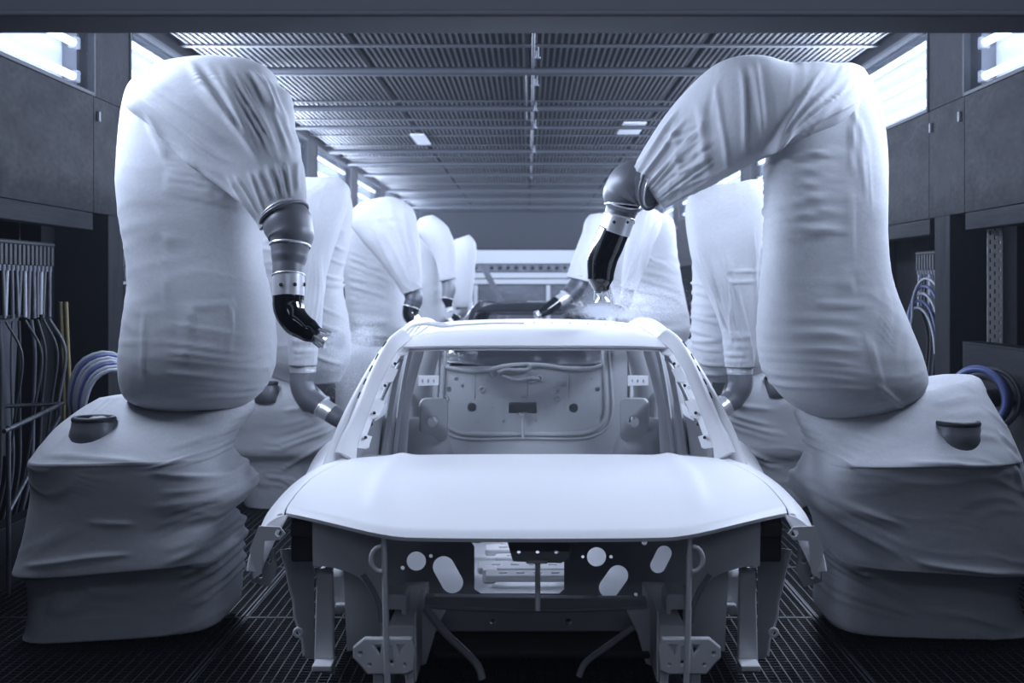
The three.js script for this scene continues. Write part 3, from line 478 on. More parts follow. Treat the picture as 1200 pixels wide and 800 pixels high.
// --- third pair
const lowBase = (u0, u1, d) => { const f = floorV(d), m = (v) => f - (v * F / d); return [[u0 + 12, m(0.95), u1 - 12, m(0.95), d, 0.2, 0.2, 2.4], [u0, m(0.8), u1, m(0.8), d, 0.36, 0.34, 3], [u0 - 3, m(0.35), u1 + 3, m(0.35), d, 0.38, 0.36, 3.2], [u0, m(0.04), u1, m(0.04), d, 0.36, 0.34, 3.2]]; };
robot({
  q: 0.5, label: 'third white-covered robot along the hose rack wall, broad arm dropping to a shiny dark wrist',
  base: lowBase(398, 492, 11.9),
  column: [[415, 245, 470, 240, 11.9, 0.1, 0.1, 2.2], [404, 262, 482, 256, 11.9, 0.2, 0.2, 2.6], [401, 300, 478, 296, 11.88, 0.23, 0.22, 3], [405, 340, 474, 338, 11.86, 0.26, 0.24, 2.8], [408, 385, 478, 385, 11.85, 0.3, 0.26, 2.6], [418, 412, 470, 412, 11.85, 0.2, 0.2, 2.4]],
  columnFold: folds(11.6, fan([408, 290], [412, 395], [455, 310], [468, 395], 12, 1.6, 0.014), { amp: 0.01, across: 12, along: 2.5, off: 3.3 }),
  arm: [[411, 250, 425, 236, 11.6, 0.08, 0.08, 2.1], [410, 262, 460, 231, 11.56, 0.18, 0.16, 2.4], [424, 282, 484, 246, 11.5, 0.2, 0.18, 2.5], [446, 308, 491, 280, 11.45, 0.17, 0.15, 2.4], [464, 332, 494, 316, 11.4, 0.13, 0.12, 2.2], [472, 345, 494, 338, 11.38, 0.1, 0.1, 2]],
  armFold: folds(11.4, fan([420, 245], [480, 240], [468, 330], [492, 325], 8, 1.6, 0.012), { amp: 0.008, dir: [0.6, -0.8], across: 14, along: 2.5, off: 8.3 }),
  wrist: [['wrist_joint', [[483, 341, 11.38, 10.5], [485, 350, 11.36, 10.5], [482, 360, 11.35, 10]], 'dullSteel', 'rings'], ['atomizer', [[482, 359, 11.35, 10], [481, 368, 11.34, 9.5], [486, 378, 11.33, 8]], 'black', 'bell']],
});
robot({
  q: 0.5, label: 'third white-covered robot along the perforated post wall, folded arm leaning over its own column',
  base: lowBase(742, 830, 11.9),
  column: [[752, 252, 782, 250, 11.9, 0.1, 0.1, 2.2], [746, 268, 790, 264, 11.9, 0.2, 0.2, 2.6], [741, 300, 793, 298, 11.88, 0.23, 0.22, 3], [738, 340, 800, 338, 11.86, 0.26, 0.24, 2.8], [740, 385, 808, 385, 11.85, 0.3, 0.26, 2.6], [752, 412, 798, 412, 11.85, 0.2, 0.2, 2.4]],
  columnFold: folds(11.6, fan([742, 290], [745, 395], [790, 310], [800, 395], 12, 1.6, 0.014), { amp: 0.01, across: 12, along: 2.5, off: 1.9 }),
  arm: [[776, 252, 766, 245, 11.6, 0.08, 0.08, 2.1], [774, 268, 750, 248, 11.56, 0.17, 0.16, 2.4], [764, 290, 738, 270, 11.5, 0.17, 0.15, 2.4], [752, 318, 731, 304, 11.45, 0.13, 0.12, 2.2], [745, 342, 728, 336, 11.4, 0.1, 0.1, 2]],
  armFold: folds(11.4, fan([752, 250], [775, 260], [732, 330], [748, 335], 6, 1.4, 0.012), { amp: 0.008, dir: [0.5, 0.8], across: 14, along: 2.5, off: 2.3 }),
  wrist: [['wrist_joint', [[737, 338, 11.4, 8], [733, 352, 11.38, 8], [728, 360, 11.36, 7]], 'wrist', 'rings'], ['atomizer', [[729, 359, 11.36, 7], [722, 366, 11.35, 6], [718, 372, 11.34, 4]], 'black', 'bell']],
});
// --- fourth and fifth pair, far back
robot({
  q: 0.4, label: 'fourth white-covered robot along the hose rack wall, rounded elbow seen between two other robots',
  base: lowBase(456, 518, 15.2),
  column: [[490, 262, 512, 260, 15.2, 0.12, 0.12, 2.2], [486, 278, 520, 276, 15.2, 0.2, 0.2, 2.6], [488, 310, 518, 310, 15.2, 0.22, 0.2, 3], [488, 350, 520, 350, 15.2, 0.26, 0.24, 2.8], [486, 390, 524, 390, 15.2, 0.26, 0.24, 2.6]],
  columnFold: folds(15, [], { amp: 0.012, across: 12, along: 2.5, off: 3.9 }),
  arm: [[486, 268, 492, 256, 15, 0.1, 0.1, 2.1], [488, 274, 508, 253, 14.95, 0.18, 0.16, 2.4], [498, 284, 524, 266, 14.9, 0.18, 0.16, 2.4], [510, 304, 534, 292, 14.85, 0.14, 0.14, 2.3], [516, 330, 534, 326, 14.8, 0.1, 0.1, 2.1]],
  armFold: folds(14.9, [], { amp: 0.01, dir: [0.6, -0.8], across: 12, along: 2.5, off: 4.3 }),
  wrist: [['wrist_joint', [[525, 328, 14.8, 8], [526, 340, 14.78, 8], [524, 350, 14.76, 7]], 'wrist', 'rings'], ['atomizer', [[524, 349, 14.76, 7], [526, 360, 14.75, 4]], 'black', 'bell']],
});
robot({
  q: 0.4, label: 'fourth white robot along the perforated post wall, grey wrist reaching over the dark car',
  base: lowBase(730, 792, 15.2),
  column: [[700, 262, 730, 260, 15.2, 0.12, 0.12, 2.2], [696, 278, 738, 276, 15.2, 0.2, 0.2, 2.6], [712, 320, 755, 320, 15.2, 0.24, 0.22, 3], [728, 390, 780, 390, 15.2, 0.26, 0.24, 2.6]],
  columnFold: folds(15, [], { amp: 0.012, across: 12, along: 2.5, off: 5.9 }),
  arm: [[738, 264, 728, 253, 15, 0.1, 0.1, 2.1], [726, 280, 692, 252, 14.85, 0.2, 0.18, 2.6], [714, 298, 682, 274, 14.65, 0.18, 0.16, 2.5], [704, 316, 672, 300, 14.45, 0.15, 0.14, 2.4], [696, 332, 664, 324, 14.3, 0.12, 0.12, 2.3]],
  armFold: folds(14.9, [], { amp: 0.01, dir: [0.5, 0.8], across: 12, along: 2.5, off: 6.3 }),
  wrist: [['wrist_joint', [[680, 327, 14.3, 11], [674, 338, 14.25, 11], [664, 348, 14.2, 9.5]], 'dullSteel', 'rings'], ['wrist_link', [[665, 347, 14.2, 8], [652, 355, 14.12, 7.5]], 'chrome'], ['atomizer', [[653, 354, 14.12, 7.5], [642, 362, 14.05, 7], [632, 368, 14.0, 5]], 'black', 'bell']],
});
robot({
  q: 0.4, label: 'last white-covered robot along the hose rack wall, forearm hanging straight beside the slanting strut',
  base: lowBase(512, 566, 18.6),
  column: [[534, 280, 552, 279, 18.6, 0.12, 0.12, 2.2], [528, 292, 556, 290, 18.6, 0.2, 0.2, 2.6], [524, 330, 552, 330, 18.6, 0.22, 0.2, 3], [522, 375, 556, 375, 18.6, 0.26, 0.24, 2.6]],
  columnFold: folds(18.5, [], { amp: 0.012, across: 12, along: 2.5, off: 7.9 }),
  arm: [[526, 284, 550, 275, 18.3, 0.12, 0.12, 2.2], [524, 298, 558, 288, 18.28, 0.18, 0.16, 2.5], [526, 322, 556, 320, 18.24, 0.16, 0.15, 2.4], [530, 350, 553, 350, 18.2, 0.12, 0.12, 2.2], [532, 360, 551, 360, 18.2, 0.1, 0.1, 2]],
  armFold: folds(18.2, [], { amp: 0.01, dir: [0.2, 1], across: 12, along: 2.5, off: 5.3 }),
  wrist: [['wrist_joint', [[541, 358, 18.2, 7], [541, 364, 18.2, 7], [536, 370, 18.18, 6]], 'wrist', 'rings'], ['atomizer', [[537, 369, 18.18, 6], [531, 375, 18.17, 4]], 'black', 'bell']],
});

// ------------------------------------------------------------------ car body on its skid
const CX = 0.025;
function carBody() {
  const car = thing('car_body', 'white car body without wheels or glass being sprayed between the robots', 'car body');
  const P = M.paint, Q = M.shadedPaint, R = M.shadedPaint;   // white skin; greyer copy paints shade into the inner parts
  const add = (n, g, m = P, parent = car) => { g.translate(CX, 0, 0); return mesh(n, g, m, parent); };
  const both = (n, make, m = P, parent = car) => [-1, 1].map((s) => add(n, make(s), m, parent));
  // bonnet
  const hoodPt = (s, t) => {
    const a = s * 2 - 1, e = Math.abs(a), hwF = 0.853, hwR = 0.745, hw = lerp(hwF, hwR, t) + 0.03 * Math.sin(t * Math.PI);
    const dF = 3.99 + 0.02 * e * e + 0.34 * Math.max(0, Math.sqrt(((e - 0.56) / 0.44) ** 2 + 0.06) * 0.5 + (e - 0.56) / 0.88 - 0.0), dR = 5.17 - 0.05 * (1 - e * e), d = lerp(dF, dR, t);
    const yF = 0.674 + 0.028 * clamp((e - 0.5) / 0.5), yR = 0.766 + 0.012 * (1 - e * e);
    let y = lerp(yF, yR, t) + 0.028 * Math.sin(Math.PI * Math.min(1, t * 1.02)) * (1 - 0.5 * e * e) - 0.012 * e ** 6;
    y += 0.010 * Math.exp(-(((e - 0.62 - 0.1 * t) / 0.05) ** 2)) * smooth(0.05, 0.3, t);          // pressed feature line
    y -= 0.012 * Math.exp(-((t / 0.02) ** 2));
    return V(a * hw, y, -d);
  };
  const hood = add('hood', sheet(hoodPt, 90, 60, 0.012));
  add('hood_inner_panel', sheet((s, t) => { const p = hoodPt(lerp(0.06, 0.94, s), lerp(0.05, 0.96, t)); p.y -= 0.03 + 0.012 * Math.sin(s * 30) ** 2; return p; }, 40, 20, 0.006), Q, hood);
  // wings
  const wing = (sx) => sheet((s, t) => {
    const d = lerp(4.2, 5.42, t), k = s, hoodE = hoodPt(1, clamp((d - 4.36) / 0.81));
    const x0 = lerp(hoodE.x + 0.006, 0.80, smooth(0.85, 1, t)), y0 = lerp(hoodE.y - 0.002, 0.82, smooth(0.8, 1, t));
    const x1 = lerp(0.952, 0.965, t), low = lerp(0.515, 0.60, smooth(0, 0.25, t)) + 0.02 * Math.sin(t * 3);
    const front = 1 - smooth(0.0, 0.12, t), a = k * Math.PI / 2;
    const x = lerp(x0, x1, Math.sin(a) ** (1.15)), y = lerp(y0, low, 1 - Math.cos(a) ** 1.0);
    return V(sx * (x - 0.0 * front), y, -(d + 0.02 * (1 - k) * front * 6));
  }, 24, 40, 0.006 * sx);
  const wings = both('fender', wing);
  wings.forEach((w, i) => { const s = i * 2 - 1; mesh('front_lip', sheet((a, t) => { const q = t * Math.PI / 2, h = hoodPt(1, 0), x = lerp(h.x + 0.004, 0.952, Math.sin(q) ** 1.15), y = lerp(h.y, 0.515, 1 - Math.cos(q)), d = 4.2 + 0.12 * (1 - t), k = s > 0 ? 1 - a : a; return V(s * (x - k * 0.045 * (0.25 + Math.sin(t * Math.PI * 0.8))) + CX, y - k * 0.012, -(d + 0.03 * k)); }, 6, 24, 0.006), P, w); });
  wings.forEach((w, i) => { const s = i * 2 - 1;
    const b = poly([[0.0, 0], [0.03, 0.075], [0.10, 0.072], [0.118, 0.05], [0.10, 0.03], [0.05, 0.025], [0.04, -0.08], [0.012, -0.1]]); b.holes.push(hole.circle(0.095, 0.052, 0.011));
    const g = plate(b, 0.006, 0); if (s > 0) mirror(g); g.translate(s * 0.945, 0.585, -4.22); mesh('headlamp_bracket', g.translate(CX, 0, 0), P, w);
    const m = plate((() => { const q = poly([[0, 0.06], [0.075, 0.05], [0.085, -0.02], [0.06, -0.075], [0.0, -0.06]]); for (const [x, y] of [[0.03, 0.025], [0.03, -0.01], [0.03, -0.04], [0.06, 0.01]]) q.holes.push(hole.circle(x, y, 0.009)); return q; })(), 0.02, 0); if (s > 0) mirror(m); m.translate(s * 0.955, 0.52, -4.3); mesh('bumper_bracket', m.translate(CX, 0, 0), Q, w); });
  // windscreen pillars, roof rails, rear pillars as one frame each side
  const rail = (s) => { const pts = [[0.835, 0.68, 5.12], [0.80, 0.84, 5.34], [0.735, 1.02, 5.60], [0.672, 1.145, 5.84], [0.635, 1.195, 6.1], [0.625, 1.235, 6.9], [0.62, 1.205, 7.7], [0.635, 1.14, 8.1], [0.70, 0.95, 8.42], [0.74, 0.7, 8.5]];
    return sweep(pts.map(([x, y, d], i) => [V(s * x, y, -d), [0.034, 0.033, 0.032, 0.034, 0.038, 0.04, 0.045, 0.06, 0.07, 0.07][i]]), 90, 16); };
  both('side_frame', rail);
  // windscreen pillars: outer skin with dark insets painting the shade of open slots, stepped inner flange
  { const O = [[388, 530, 5.2], [395, 512, 5.28], [403, 497, 5.36], [413, 474, 5.46], [425, 446, 5.58], [437, 421, 5.70], [452, 397, 5.84], [466, 385, 6.0]], I = [[414, 540, 5.16], [416, 520, 5.24], [423, 500, 5.32], [433, 472, 5.42], [444, 446, 5.55], [454, 425, 5.67], [466, 407, 5.80], [480, 396, 5.95]];
    const at = (L, s) => { const cv = new THREE.CatmullRomCurve3(L.map(([u, v, d]) => { const p = px(u, v, d); return V(s * Math.abs(p.x - CX + 0.012), p.y, p.z); })); return (t) => cv.getPoint(t); };
    for (const s of [-1, 1]) {
      const o = at(O, s), i = at(I, s), skin = (a, t) => { const p = o(t).lerp(i(t), a), k = Math.sin(a * Math.PI) * 0.022; return p.add(V(s * k * 0.5, k * 0.7, k * 0.6)); };
      const pil = add('windscreen_pillar', sheet((a, t) => skin(s > 0 ? 1 - a : a, t), 14, 50, 0.012));
      for (let k = 0; k < 8; k++) { const p = skin(0.10 + 0.05 * (k % 2), 0.2 + k * 0.085), q = skin(0.10 + 0.05 * (k % 2), 0.235 + k * 0.085); add('slot_shade', bar(p, q, 0.009, 0.006), M.rubber, pil); }
      add('pillar_flange', sheet((a, t) => { const u = s > 0 ? 1 - a : a, p = i(0.12 + 0.8 * t).add(V(-s * u * (0.03 + 0.012 * Math.sign(Math.sin(t * 22))), -0.004 - 0.01 * u, -0.03 * u - 0.005)); return p; }, 6, 60, 0.004), P, pil);
      for (let k = 0; k < 4; k++) { const p = i(0.2 + k * 0.17).add(V(-s * 0.022, -0.002, -0.012)); const g = new THREE.SphereGeometry(0.007, 8, 6); g.translate(p.x, p.y, p.z); add('weld_nut', g, M.rubber, pil); }
    } }
  both('door_aperture_flange', (s) => sheet((a, t) => V(s * (lerp(0.625, 0.76, Math.sqrt(1 - t)) - 0.02 * Math.sin(a * Math.PI)), lerp(0.4, 1.19, t), -(6.28 + a * 0.09 - 0.25 * (1 - t))), 6, 30, 0.01 * s), R);
  both('door_aperture_flange', (s) => sheet((a, t) => V(s * (lerp(0.615, 0.745, Math.sqrt(1 - t)) - 0.015 * Math.sin(a * Math.PI)), lerp(0.4, 1.18, t), -(6.62 + a * 0.06 - 0.12 * (1 - t))), 6, 30, 0.01 * s), R);
  // roof with its front header
  const roofPt = (s, t) => { const a = s * 2 - 1, d = lerp(6.06, 8.0, t), y = 1.232 + 0.04 * Math.sin(Math.PI * (0.05 + 0.6 * t)) - 0.022 * a * a - 0.03 * a ** 8; return V(a * 0.62, y - 0.06 * smooth(0.5, 1, t), -d); };
  const roof = add('roof_panel', sheet(roofPt, 60, 50, 0.01));
  add('roof_header', sheet((s, t) => { const a = s * 2 - 1, p = roofPt(s, 0); return V(a * lerp(0.62, 0.625, t), lerp(p.y, 1.172 - 0.010 * a ** 4, t) + 0.012 * Math.sin(t * Math.PI), lerp(p.z, -5.82 + 0.03 * (1 - a * a), t)); }, 40, 10, 0.01), P, roof);
  add('roof_header_lip', sheet((s, t) => V((s * 2 - 1) * 0.61, 1.164 + 0.006 * t - 0.010 * (s * 2 - 1) ** 4, -5.83 - 0.07 * t + 0.03 * (1 - (s * 2 - 1) ** 2)), 20, 4, 0.006), P, roof);
  for (let i = 0; i < 9; i++) { const p = roofPt(0.2 + i * 0.075, 0.30); const g = new THREE.SphereGeometry(0.006, 8, 6); g.scale(1, 0.4, 1); g.translate(p.x + CX, p.y, p.z); mesh('roof_stud', g, M.rubber, roof); }
  // loops of door-holding wire lying on the roof rail
  add('roof_hook', merge([0, 1, 2].map((k) => tube([V(-0.62 + k * 0.02, 1.21, -5.95 - k * 0.05), V(-0.57 + k * 0.02, 1.262 + k * 0.004, -6.02 - k * 0.05), V(-0.5 + k * 0.03, 1.268, -6.05 - k * 0.06), V(-0.44 + k * 0.02, 1.258, -6.06 - k * 0.05), V(-0.38, 1.262, -6.08)], 0.006, 30, 6)).concat(tube([V(-0.4, 1.262, -6.08), V(-0.2, 1.272, -6.1), V(-0.05, 1.272, -6.12)], 0.0045, 20, 6))), P);
  // cowl
  add('cowl', sheet((s, t) => { const a = s * 2 - 1; return V(a * 0.77, lerp(0.74, 0.70, t) - 0.02 * Math.sin(t * Math.PI), -lerp(5.16, 5.40, t)); }, 20, 8, 0.006), P);
  add('dashboard_beam', rod(V(-0.74, 0.70, -5.5), V(0.74, 0.70, -5.5), 0.025, 14), Q);
  // bulkhead with its openings, read through at 4.95 m
  { const D = 4.95, X = (u) => (u - CU) * D / F - CX, Y = (v) => EYE - (v - CV) * D / F, h = (u, v) => [X(u), Y(v)];
    const s = poly([h(440, 570), h(815, 570), h(812, 690), h(790, 712), h(470, 712), h(446, 690)]);
    s.holes.push(hole.circle(X(488), Y(657), 0.037), hole.circle(X(699), Y(652), 0.037), hole.slot(...h(520, 664), ...h(530, 682), 0.042), hole.slot(...h(724, 674), ...h(714, 688), 0.040), hole.slot(...h(778, 648), ...h(771, 662), 0.03));
    s.holes.push(hole.poly([h(548, 628), h(556, 640), h(556, 690), h(564, 695), h(655, 695), h(661, 690), h(661, 628)]));
    for (const [u, v, r] of [[472, 665, 0.008], [505, 651, 0.007], [533, 630, 0.011], [683, 652, 0.006], [716, 652, 0.007], [755, 635, 0.011], [480, 690, 0.008], [745, 696, 0.007]]) s.holes.push(hole.circle(X(u), Y(v), r));
    const fw = add('firewall', plate(s, 0.004, -D), Q);
    add('firewall_bead', merge([tube([V(...h(452, 640), -D + 0.006), V(...h(452, 692), -D + 0.006), V(...h(480, 704), -D + 0.006), V(...h(780, 704), -D + 0.006), V(...h(806, 690), -D + 0.006)], 0.007, 60, 8), tube([V(...h(486, 693), -D + 0.006), V(...h(500, 688), -D + 0.006), V(...h(500, 678), -D + 0.006)], 0.006, 20, 8)]), Q, fw);
  }
  // floor pan, tunnel, seat riser seen through the bulkhead window
  add('floor_pan', merge([rbox(-0.78, 0.78, 0.20, 0.215, -8.35, -4.97, 0.006)]), P);
  add('seat_riser', merge([rbox(-0.72, 0.72, 0.215, 0.33, -6.35, -6.2, 0.02), rbox(-0.72, 0.72, 0.215, 0.46, -7.3, -6.9, 0.03)]), P);
  add('tunnel', sheet((a, t) => V(lerp(-0.16, 0.16, a), 0.218 + 0.05 * Math.sin(a * Math.PI) ** 0.6 * smooth(0, 0.3, t), -lerp(5.35, 6.9, t)), 16, 10, 0.004), P);
  for (const [x0, x1, d, w] of [[-0.2, 0.16, 5.28, 0.05], [-0.24, 0.16, 5.44, 0.07], [-0.17, 0.17, 5.62, 0.04], [-0.22, 0.2, 5.8, 0.06]]) { const sh = roundRect(THREE.Shape, x0, x1, -w / 2, w / 2, 0.012); for (let i = 0; i < 4; i++) sh.holes.push(hole.slot(lerp(x0, x1, 0.15 + i * 0.2), 0, lerp(x0, x1, 0.22 + i * 0.2), 0, 0.007)); const g = plate(sh, 0.02, 0, 0.004); g.rotateX(-Math.PI / 2 + 0.25); g.translate(0, 0.245, -d); add('floor_bracket', g, P); }
  for (const x of [-0.19, 0.16]) add('floor_block', rbox(x - 0.03, x + 0.03, 0.215, 0.27, -5.42, -5.32, 0.01), P);
  both('sill', (s) => rbox(s * 0.74, s * 0.86, 0.16, 0.34, -8.0, -5.0, 0.03));
  // inner body sides: posts, lower panels, wheel housings
  both('centre_post', (s) => sweep([[0.62, 1.2], [0.67, 1.05], [0.735, 0.85], [0.77, 0.6], [0.78, 0.3]].map(([x, y], i) => [V(s * x, y, -6.95), 0.05 + 0.012 * i]), 30, 14), R);
  both('quarter_post', (s) => sweep([[0.60, 1.18], [0.65, 1.02], [0.70, 0.85], [0.72, 0.6]].map(([x, y], i) => [V(s * x, y, -7.75 - 0.05 * i), 0.06 + 0.015 * i]), 30, 14), R);
  const doorSheet = (d0, d1) => (s) => sheet((a, t) => V(s * (0.80 - 0.03 * t * t + 0.015 * Math.sin(a * 9)), lerp(0.3, 0.83, t), -lerp(d0, d1, a)), 24, 12, 0.03 * s);
  both('door_inner_panel', doorSheet(5.4, 6.85), R).forEach((g, i) => { const s = i * 2 - 1; for (const [d, y, r] of [[5.9, 0.68, 0.05], [6.3, 0.62, 0.07], [6.6, 0.7, 0.03]]) { const c = new THREE.TorusGeometry(r, 0.008, 8, 24); c.rotateY(Math.PI / 2); c.translate(s * 0.77 + CX, y, -d); mesh('access_ring', c, P, g); } });
  both('rear_door_inner_panel', doorSheet(7.05, 7.75), R);
  both('window_channel', (s) => merge([tube([V(s * 0.755, 0.83, -5.5), V(s * 0.70, 1.0, -5.85), V(s * 0.655, 1.12, -6.2), V(s * 0.645, 1.16, -6.8)], 0.016, 30, 8), tube([V(s * 0.735, 0.83, -5.75), V(s * 0.69, 0.98, -6.02), V(s * 0.65, 1.09, -6.3)], 0.010, 30, 8)]), R);
  const arch = both('wheel_housing', (s) => { const g = new THREE.SphereGeometry(0.36, 28, 20, 0, Math.PI * 2, 0, Math.PI * 0.55); g.scale(0.62, 0.82, 1); g.translate(s * 0.70, 0.36, -7.8); return g; }, R);
  both('strut_mount', (s) => { const sh = roundRect(THREE.Shape, -0.075, 0.085, 0, 0.25, 0.035); sh.holes.push(hole.circle(0, 0.115, 0.037)); const g = plate(sh, 0.02, 0, 0.006); g.rotateY(-s * 0.25); g.translate(s * 0.60, 0.53, -7.62); return g; }, R);
  both('seat_belt_bracket', (s) => { const sh = poly([[-0.06, 0], [0.06, 0.004], [0.06, 0.058], [-0.06, 0.06]]); for (let i = 0; i < 3; i++) sh.holes.push(hole.slot(-0.035 + i * 0.033, 0.02, -0.035 + i * 0.033, 0.034, 0.005)); const g = plate(sh, 0.03, 0); g.translate(s * 0.62, 0.86, -7.6); return g; });
  // tailgate: inner panel with holes, rear window above, outer skin behind it
  { const D = 8.3, X = (u) => (u - CU) * D / F - CX, Y = (v) => EYE - (v - CV) * D / F, h = (u, v) => [X(u), Y(v)];
    const out = roundRect(THREE.Shape, X(500), X(735), Y(540), Y(398), 0.1);
    out.holes.push(roundRect(THREE.Path, X(524), X(704), Y(429), Y(404), 0.03));
    const ring = hole.circle;
    out.holes.push(ring(X(553), Y(477), 0.03), ring(X(672), Y(478), 0.03), ring(X(526), Y(456), 0.018), ring(X(700), Y(456), 0.016), ring(X(542), Y(452), 0.011), ring(X(535), Y(444), 0.014), ring(X(613), Y(465), 0.01), ring(X(590), Y(493), 0.008), ring(X(628), Y(492), 0.008), ring(X(649), Y(454), 0.01), ring(X(654), Y(458), 0.012), ring(X(578), Y(477), 0.006), ring(X(640), Y(477), 0.006), ring(X(560), Y(494), 0.007), ring(X(693), Y(444), 0.01), ring(X(568), Y(441), 0.008), ring(X(630), Y(440), 0.009), ring(X(634), Y(452), 0.006));
    out.holes.push(roundRect(THREE.Path, X(596), X(629), Y(484), Y(471), 0.005), roundRect(THREE.Path, X(651), X(668), Y(453), Y(447), 0.004), roundRect(THREE.Path, X(584), X(606), Y(450.8), Y(449.6), 0.002));
    const gate = add('tailgate_inner_panel', plate(out, 0.006, -D), R);
    const loop = [[520, 408], [519, 440], [518, 480], [523, 497], [538, 506], [560, 508], [615, 508], [670, 508], [692, 505], [706, 495], [710, 480], [709, 440], [708, 408]].map(([u, v]) => V(...h(u, v), -D + 0.012));
    add('panel_bead', tube(loop, 0.016, 120, 10), R, gate);
    add('panel_bead', tube([[514, 408], [513, 445], [512, 485], [518, 503], [536, 512], [615, 513], [694, 511], [711, 500], [717, 485], [716, 440], [714, 408]].map(([u, v]) => V(...h(u, v), -D + 0.008)), 0.011, 120, 8), R, gate);
    add('window_lower_bead', tube([[522, 430], [545, 434], [570, 434], [590, 429], [612, 427], [640, 428], [660, 431], [690, 432], [706, 428]].map(([u, v]) => V(...h(u, v), -D + 0.012)), 0.014, 80, 8), R, gate);
    add('wiper_motor_mount', tube([[583, 436], [592, 433], [608, 433], [619, 432], [621, 428], [617, 426]].map(([u, v]) => V(...h(u, v), -D + 0.02)), 0.013, 50, 10), R, gate);
    add('wiper_motor_mount', tube([[588, 440], [605, 445], [622, 443], [632, 444]].map(([u, v]) => V(...h(u, v), -D + 0.015)), 0.011, 40, 10), R, gate);
    for (const [u, v] of [[578, 438], [624, 444], [632, 443], [565, 456], [653, 466], [522, 467]]) { const t = new THREE.TorusGeometry(0.016, 0.007, 8, 20); const [x, y] = h(u, v); t.translate(x, y, -D + 0.01); add('fixing_boss', t, R, gate); }
    for (const [u0, u1] of [[556, 556], [619, 619], [666, 666]]) add('stiffening_bead', tube([V(...h(u0, 438), -D + 0.006), V(...h(u1, 466), -D + 0.006)], 0.006, 8, 6), R, gate);
    add('latch_rod', merge([rod(V(...h(613, 484), -D + 0.05), V(...h(613, 511), -D + 0.05), 0.010, 10), rod(V(...h(613, 482.5), -D + 0.05), V(...h(613, 486), -D + 0.05), 0.022, 12)]), R, gate);
    add('tailgate_skin', sheet((s, t) => V(lerp(-0.62, 0.62, s), lerp(0.28, 0.915, t), -(D + 0.1 + 0.03 * Math.sin(t * 3))), 10, 10, 0.006), Q);
    add('rear_floor', rbox(-0.6, 0.6, 0.30, 0.32, -8.3, -7.35, 0.006), R);
  }
  // front end under the bonnet: aprons, rails, brackets (depths 4.2 to 4.9 m)
  const D = 4.4, X = (u, d = D) => Math.abs((u - 627) * d / F), Y = (v, d = D) => EYE - (v - CV) * d / F;
  both('inner_apron', (s) => { const q = (u, v) => [X(u), Y(v)]; const sh = new THREE.Shape(); sh.moveTo(...q(365, 600)); sh.lineTo(...q(450, 612)); sh.lineTo(...q(452, 728)); sh.lineTo(...q(446, 728)); sh.quadraticCurveTo(...q(440, 690), ...q(418, 675)); sh.quadraticCurveTo(...q(395, 662), ...q(366, 662)); sh.closePath(); const g = plate(sh, 0.006, -D, 0.002); if (s < 0) mirror(g); return g; }, P);
  both('apron_reinforcement', (s) => merge([rbox(s * X(338), s * X(366), Y(660), Y(608), -4.75, -4.42, 0.01), rbox(s * X(340), s * X(364), Y(628), Y(612), -4.45, -4.38, 0.005)]), M.rubber);
  both('wheel_arch_panel', (s) => sheet((a, t) => V(s * lerp(X(442), X(388), a), Math.max(0.085, lerp(Y(790), Y(668), t) - 0.02 * a), -(4.75 - 0.1 * t)), 8, 8, 0.005 * s), P);
  both('arch_bead', (s) => tube([[424, 672], [436, 690], [444, 710], [446, 728]].map(([u, v]) => V(s * X(u), Y(v), -D + 0.01)), 0.009, 24, 8), Q);
  both('splash_panel', (s) => { const q = (u, v) => [X(u, 4.55), Y(v, 4.55)]; const g = plate(poly([q(387, 665), q(389, 788), q(368, 786), q(371, 670)]), 0.03, -4.58, 0.004); if (s < 0) mirror(g); return g; }, P);
  both('splash_panel_foot', (s) => rbox(s * X(366, 4.5), s * X(389, 4.5), Y(783, 4.5), Y(776, 4.5), -4.58, -4.46, 0.005), P);
  both('fender_inner_flange', (s) => { const q = (u, v) => [X(u, 4.7), Y(v, 4.7)]; const g = plate(poly([q(326, 645), q(331, 652), q(337, 690), q(341, 700), q(346, 740), q(352, 752), q(356, 772), q(366, 774), q(366, 640)]), 0.004, -4.72); if (s < 0) mirror(g); return g; }, Q);
  both('flange_edge', (s) => tube([[328, 645], [334, 665], [339, 690], [343, 705], [344, 720], [349, 738], [353, 750], [355, 768]].map(([u, v]) => V(s * X(u, 4.7), Y(v, 4.7), -4.7)), 0.0045, 40, 6), P);
  both('tow_lug', (s) => { const t = new THREE.TorusGeometry(0.014, 0.006, 8, 16); t.translate(s * X(349, 4.7), Y(740, 4.7), -4.69); return t; }, P);
  // main rails running back from the crash plates
  both('front_rail', (s) => { const x = s * X(470, 4.35); return merge([rbox(x - 0.045, x + 0.045, 0.19, 0.31, -4.95, -4.3, 0.008), rbox(x + s * -0.045, x + s * -0.052, 0.12, 0.36, -4.6, -4.3, 0.003)]); }, P);
  both('rail_box', (s) => { const d = 4.45, a = X(474, d), b = X(446, d), sh = poly([[b, Y(697, d)], [a, Y(694, d)], [a, Y(716, d)], [b, Y(716, d)]]); const sh2 = roundRect(THREE.Shape, a - 0.0, b + 0.0, Y(752, d), Y(697, d), 0.012); sh2.holes.push(roundRect(THREE.Path, a + 0.012, b - 0.008, Y(748, d), Y(713, d), 0.008)); const g = plate(sh2, 0.14, -d - 0.14, 0.003); if (s < 0) mirror(g); return g; }, P);
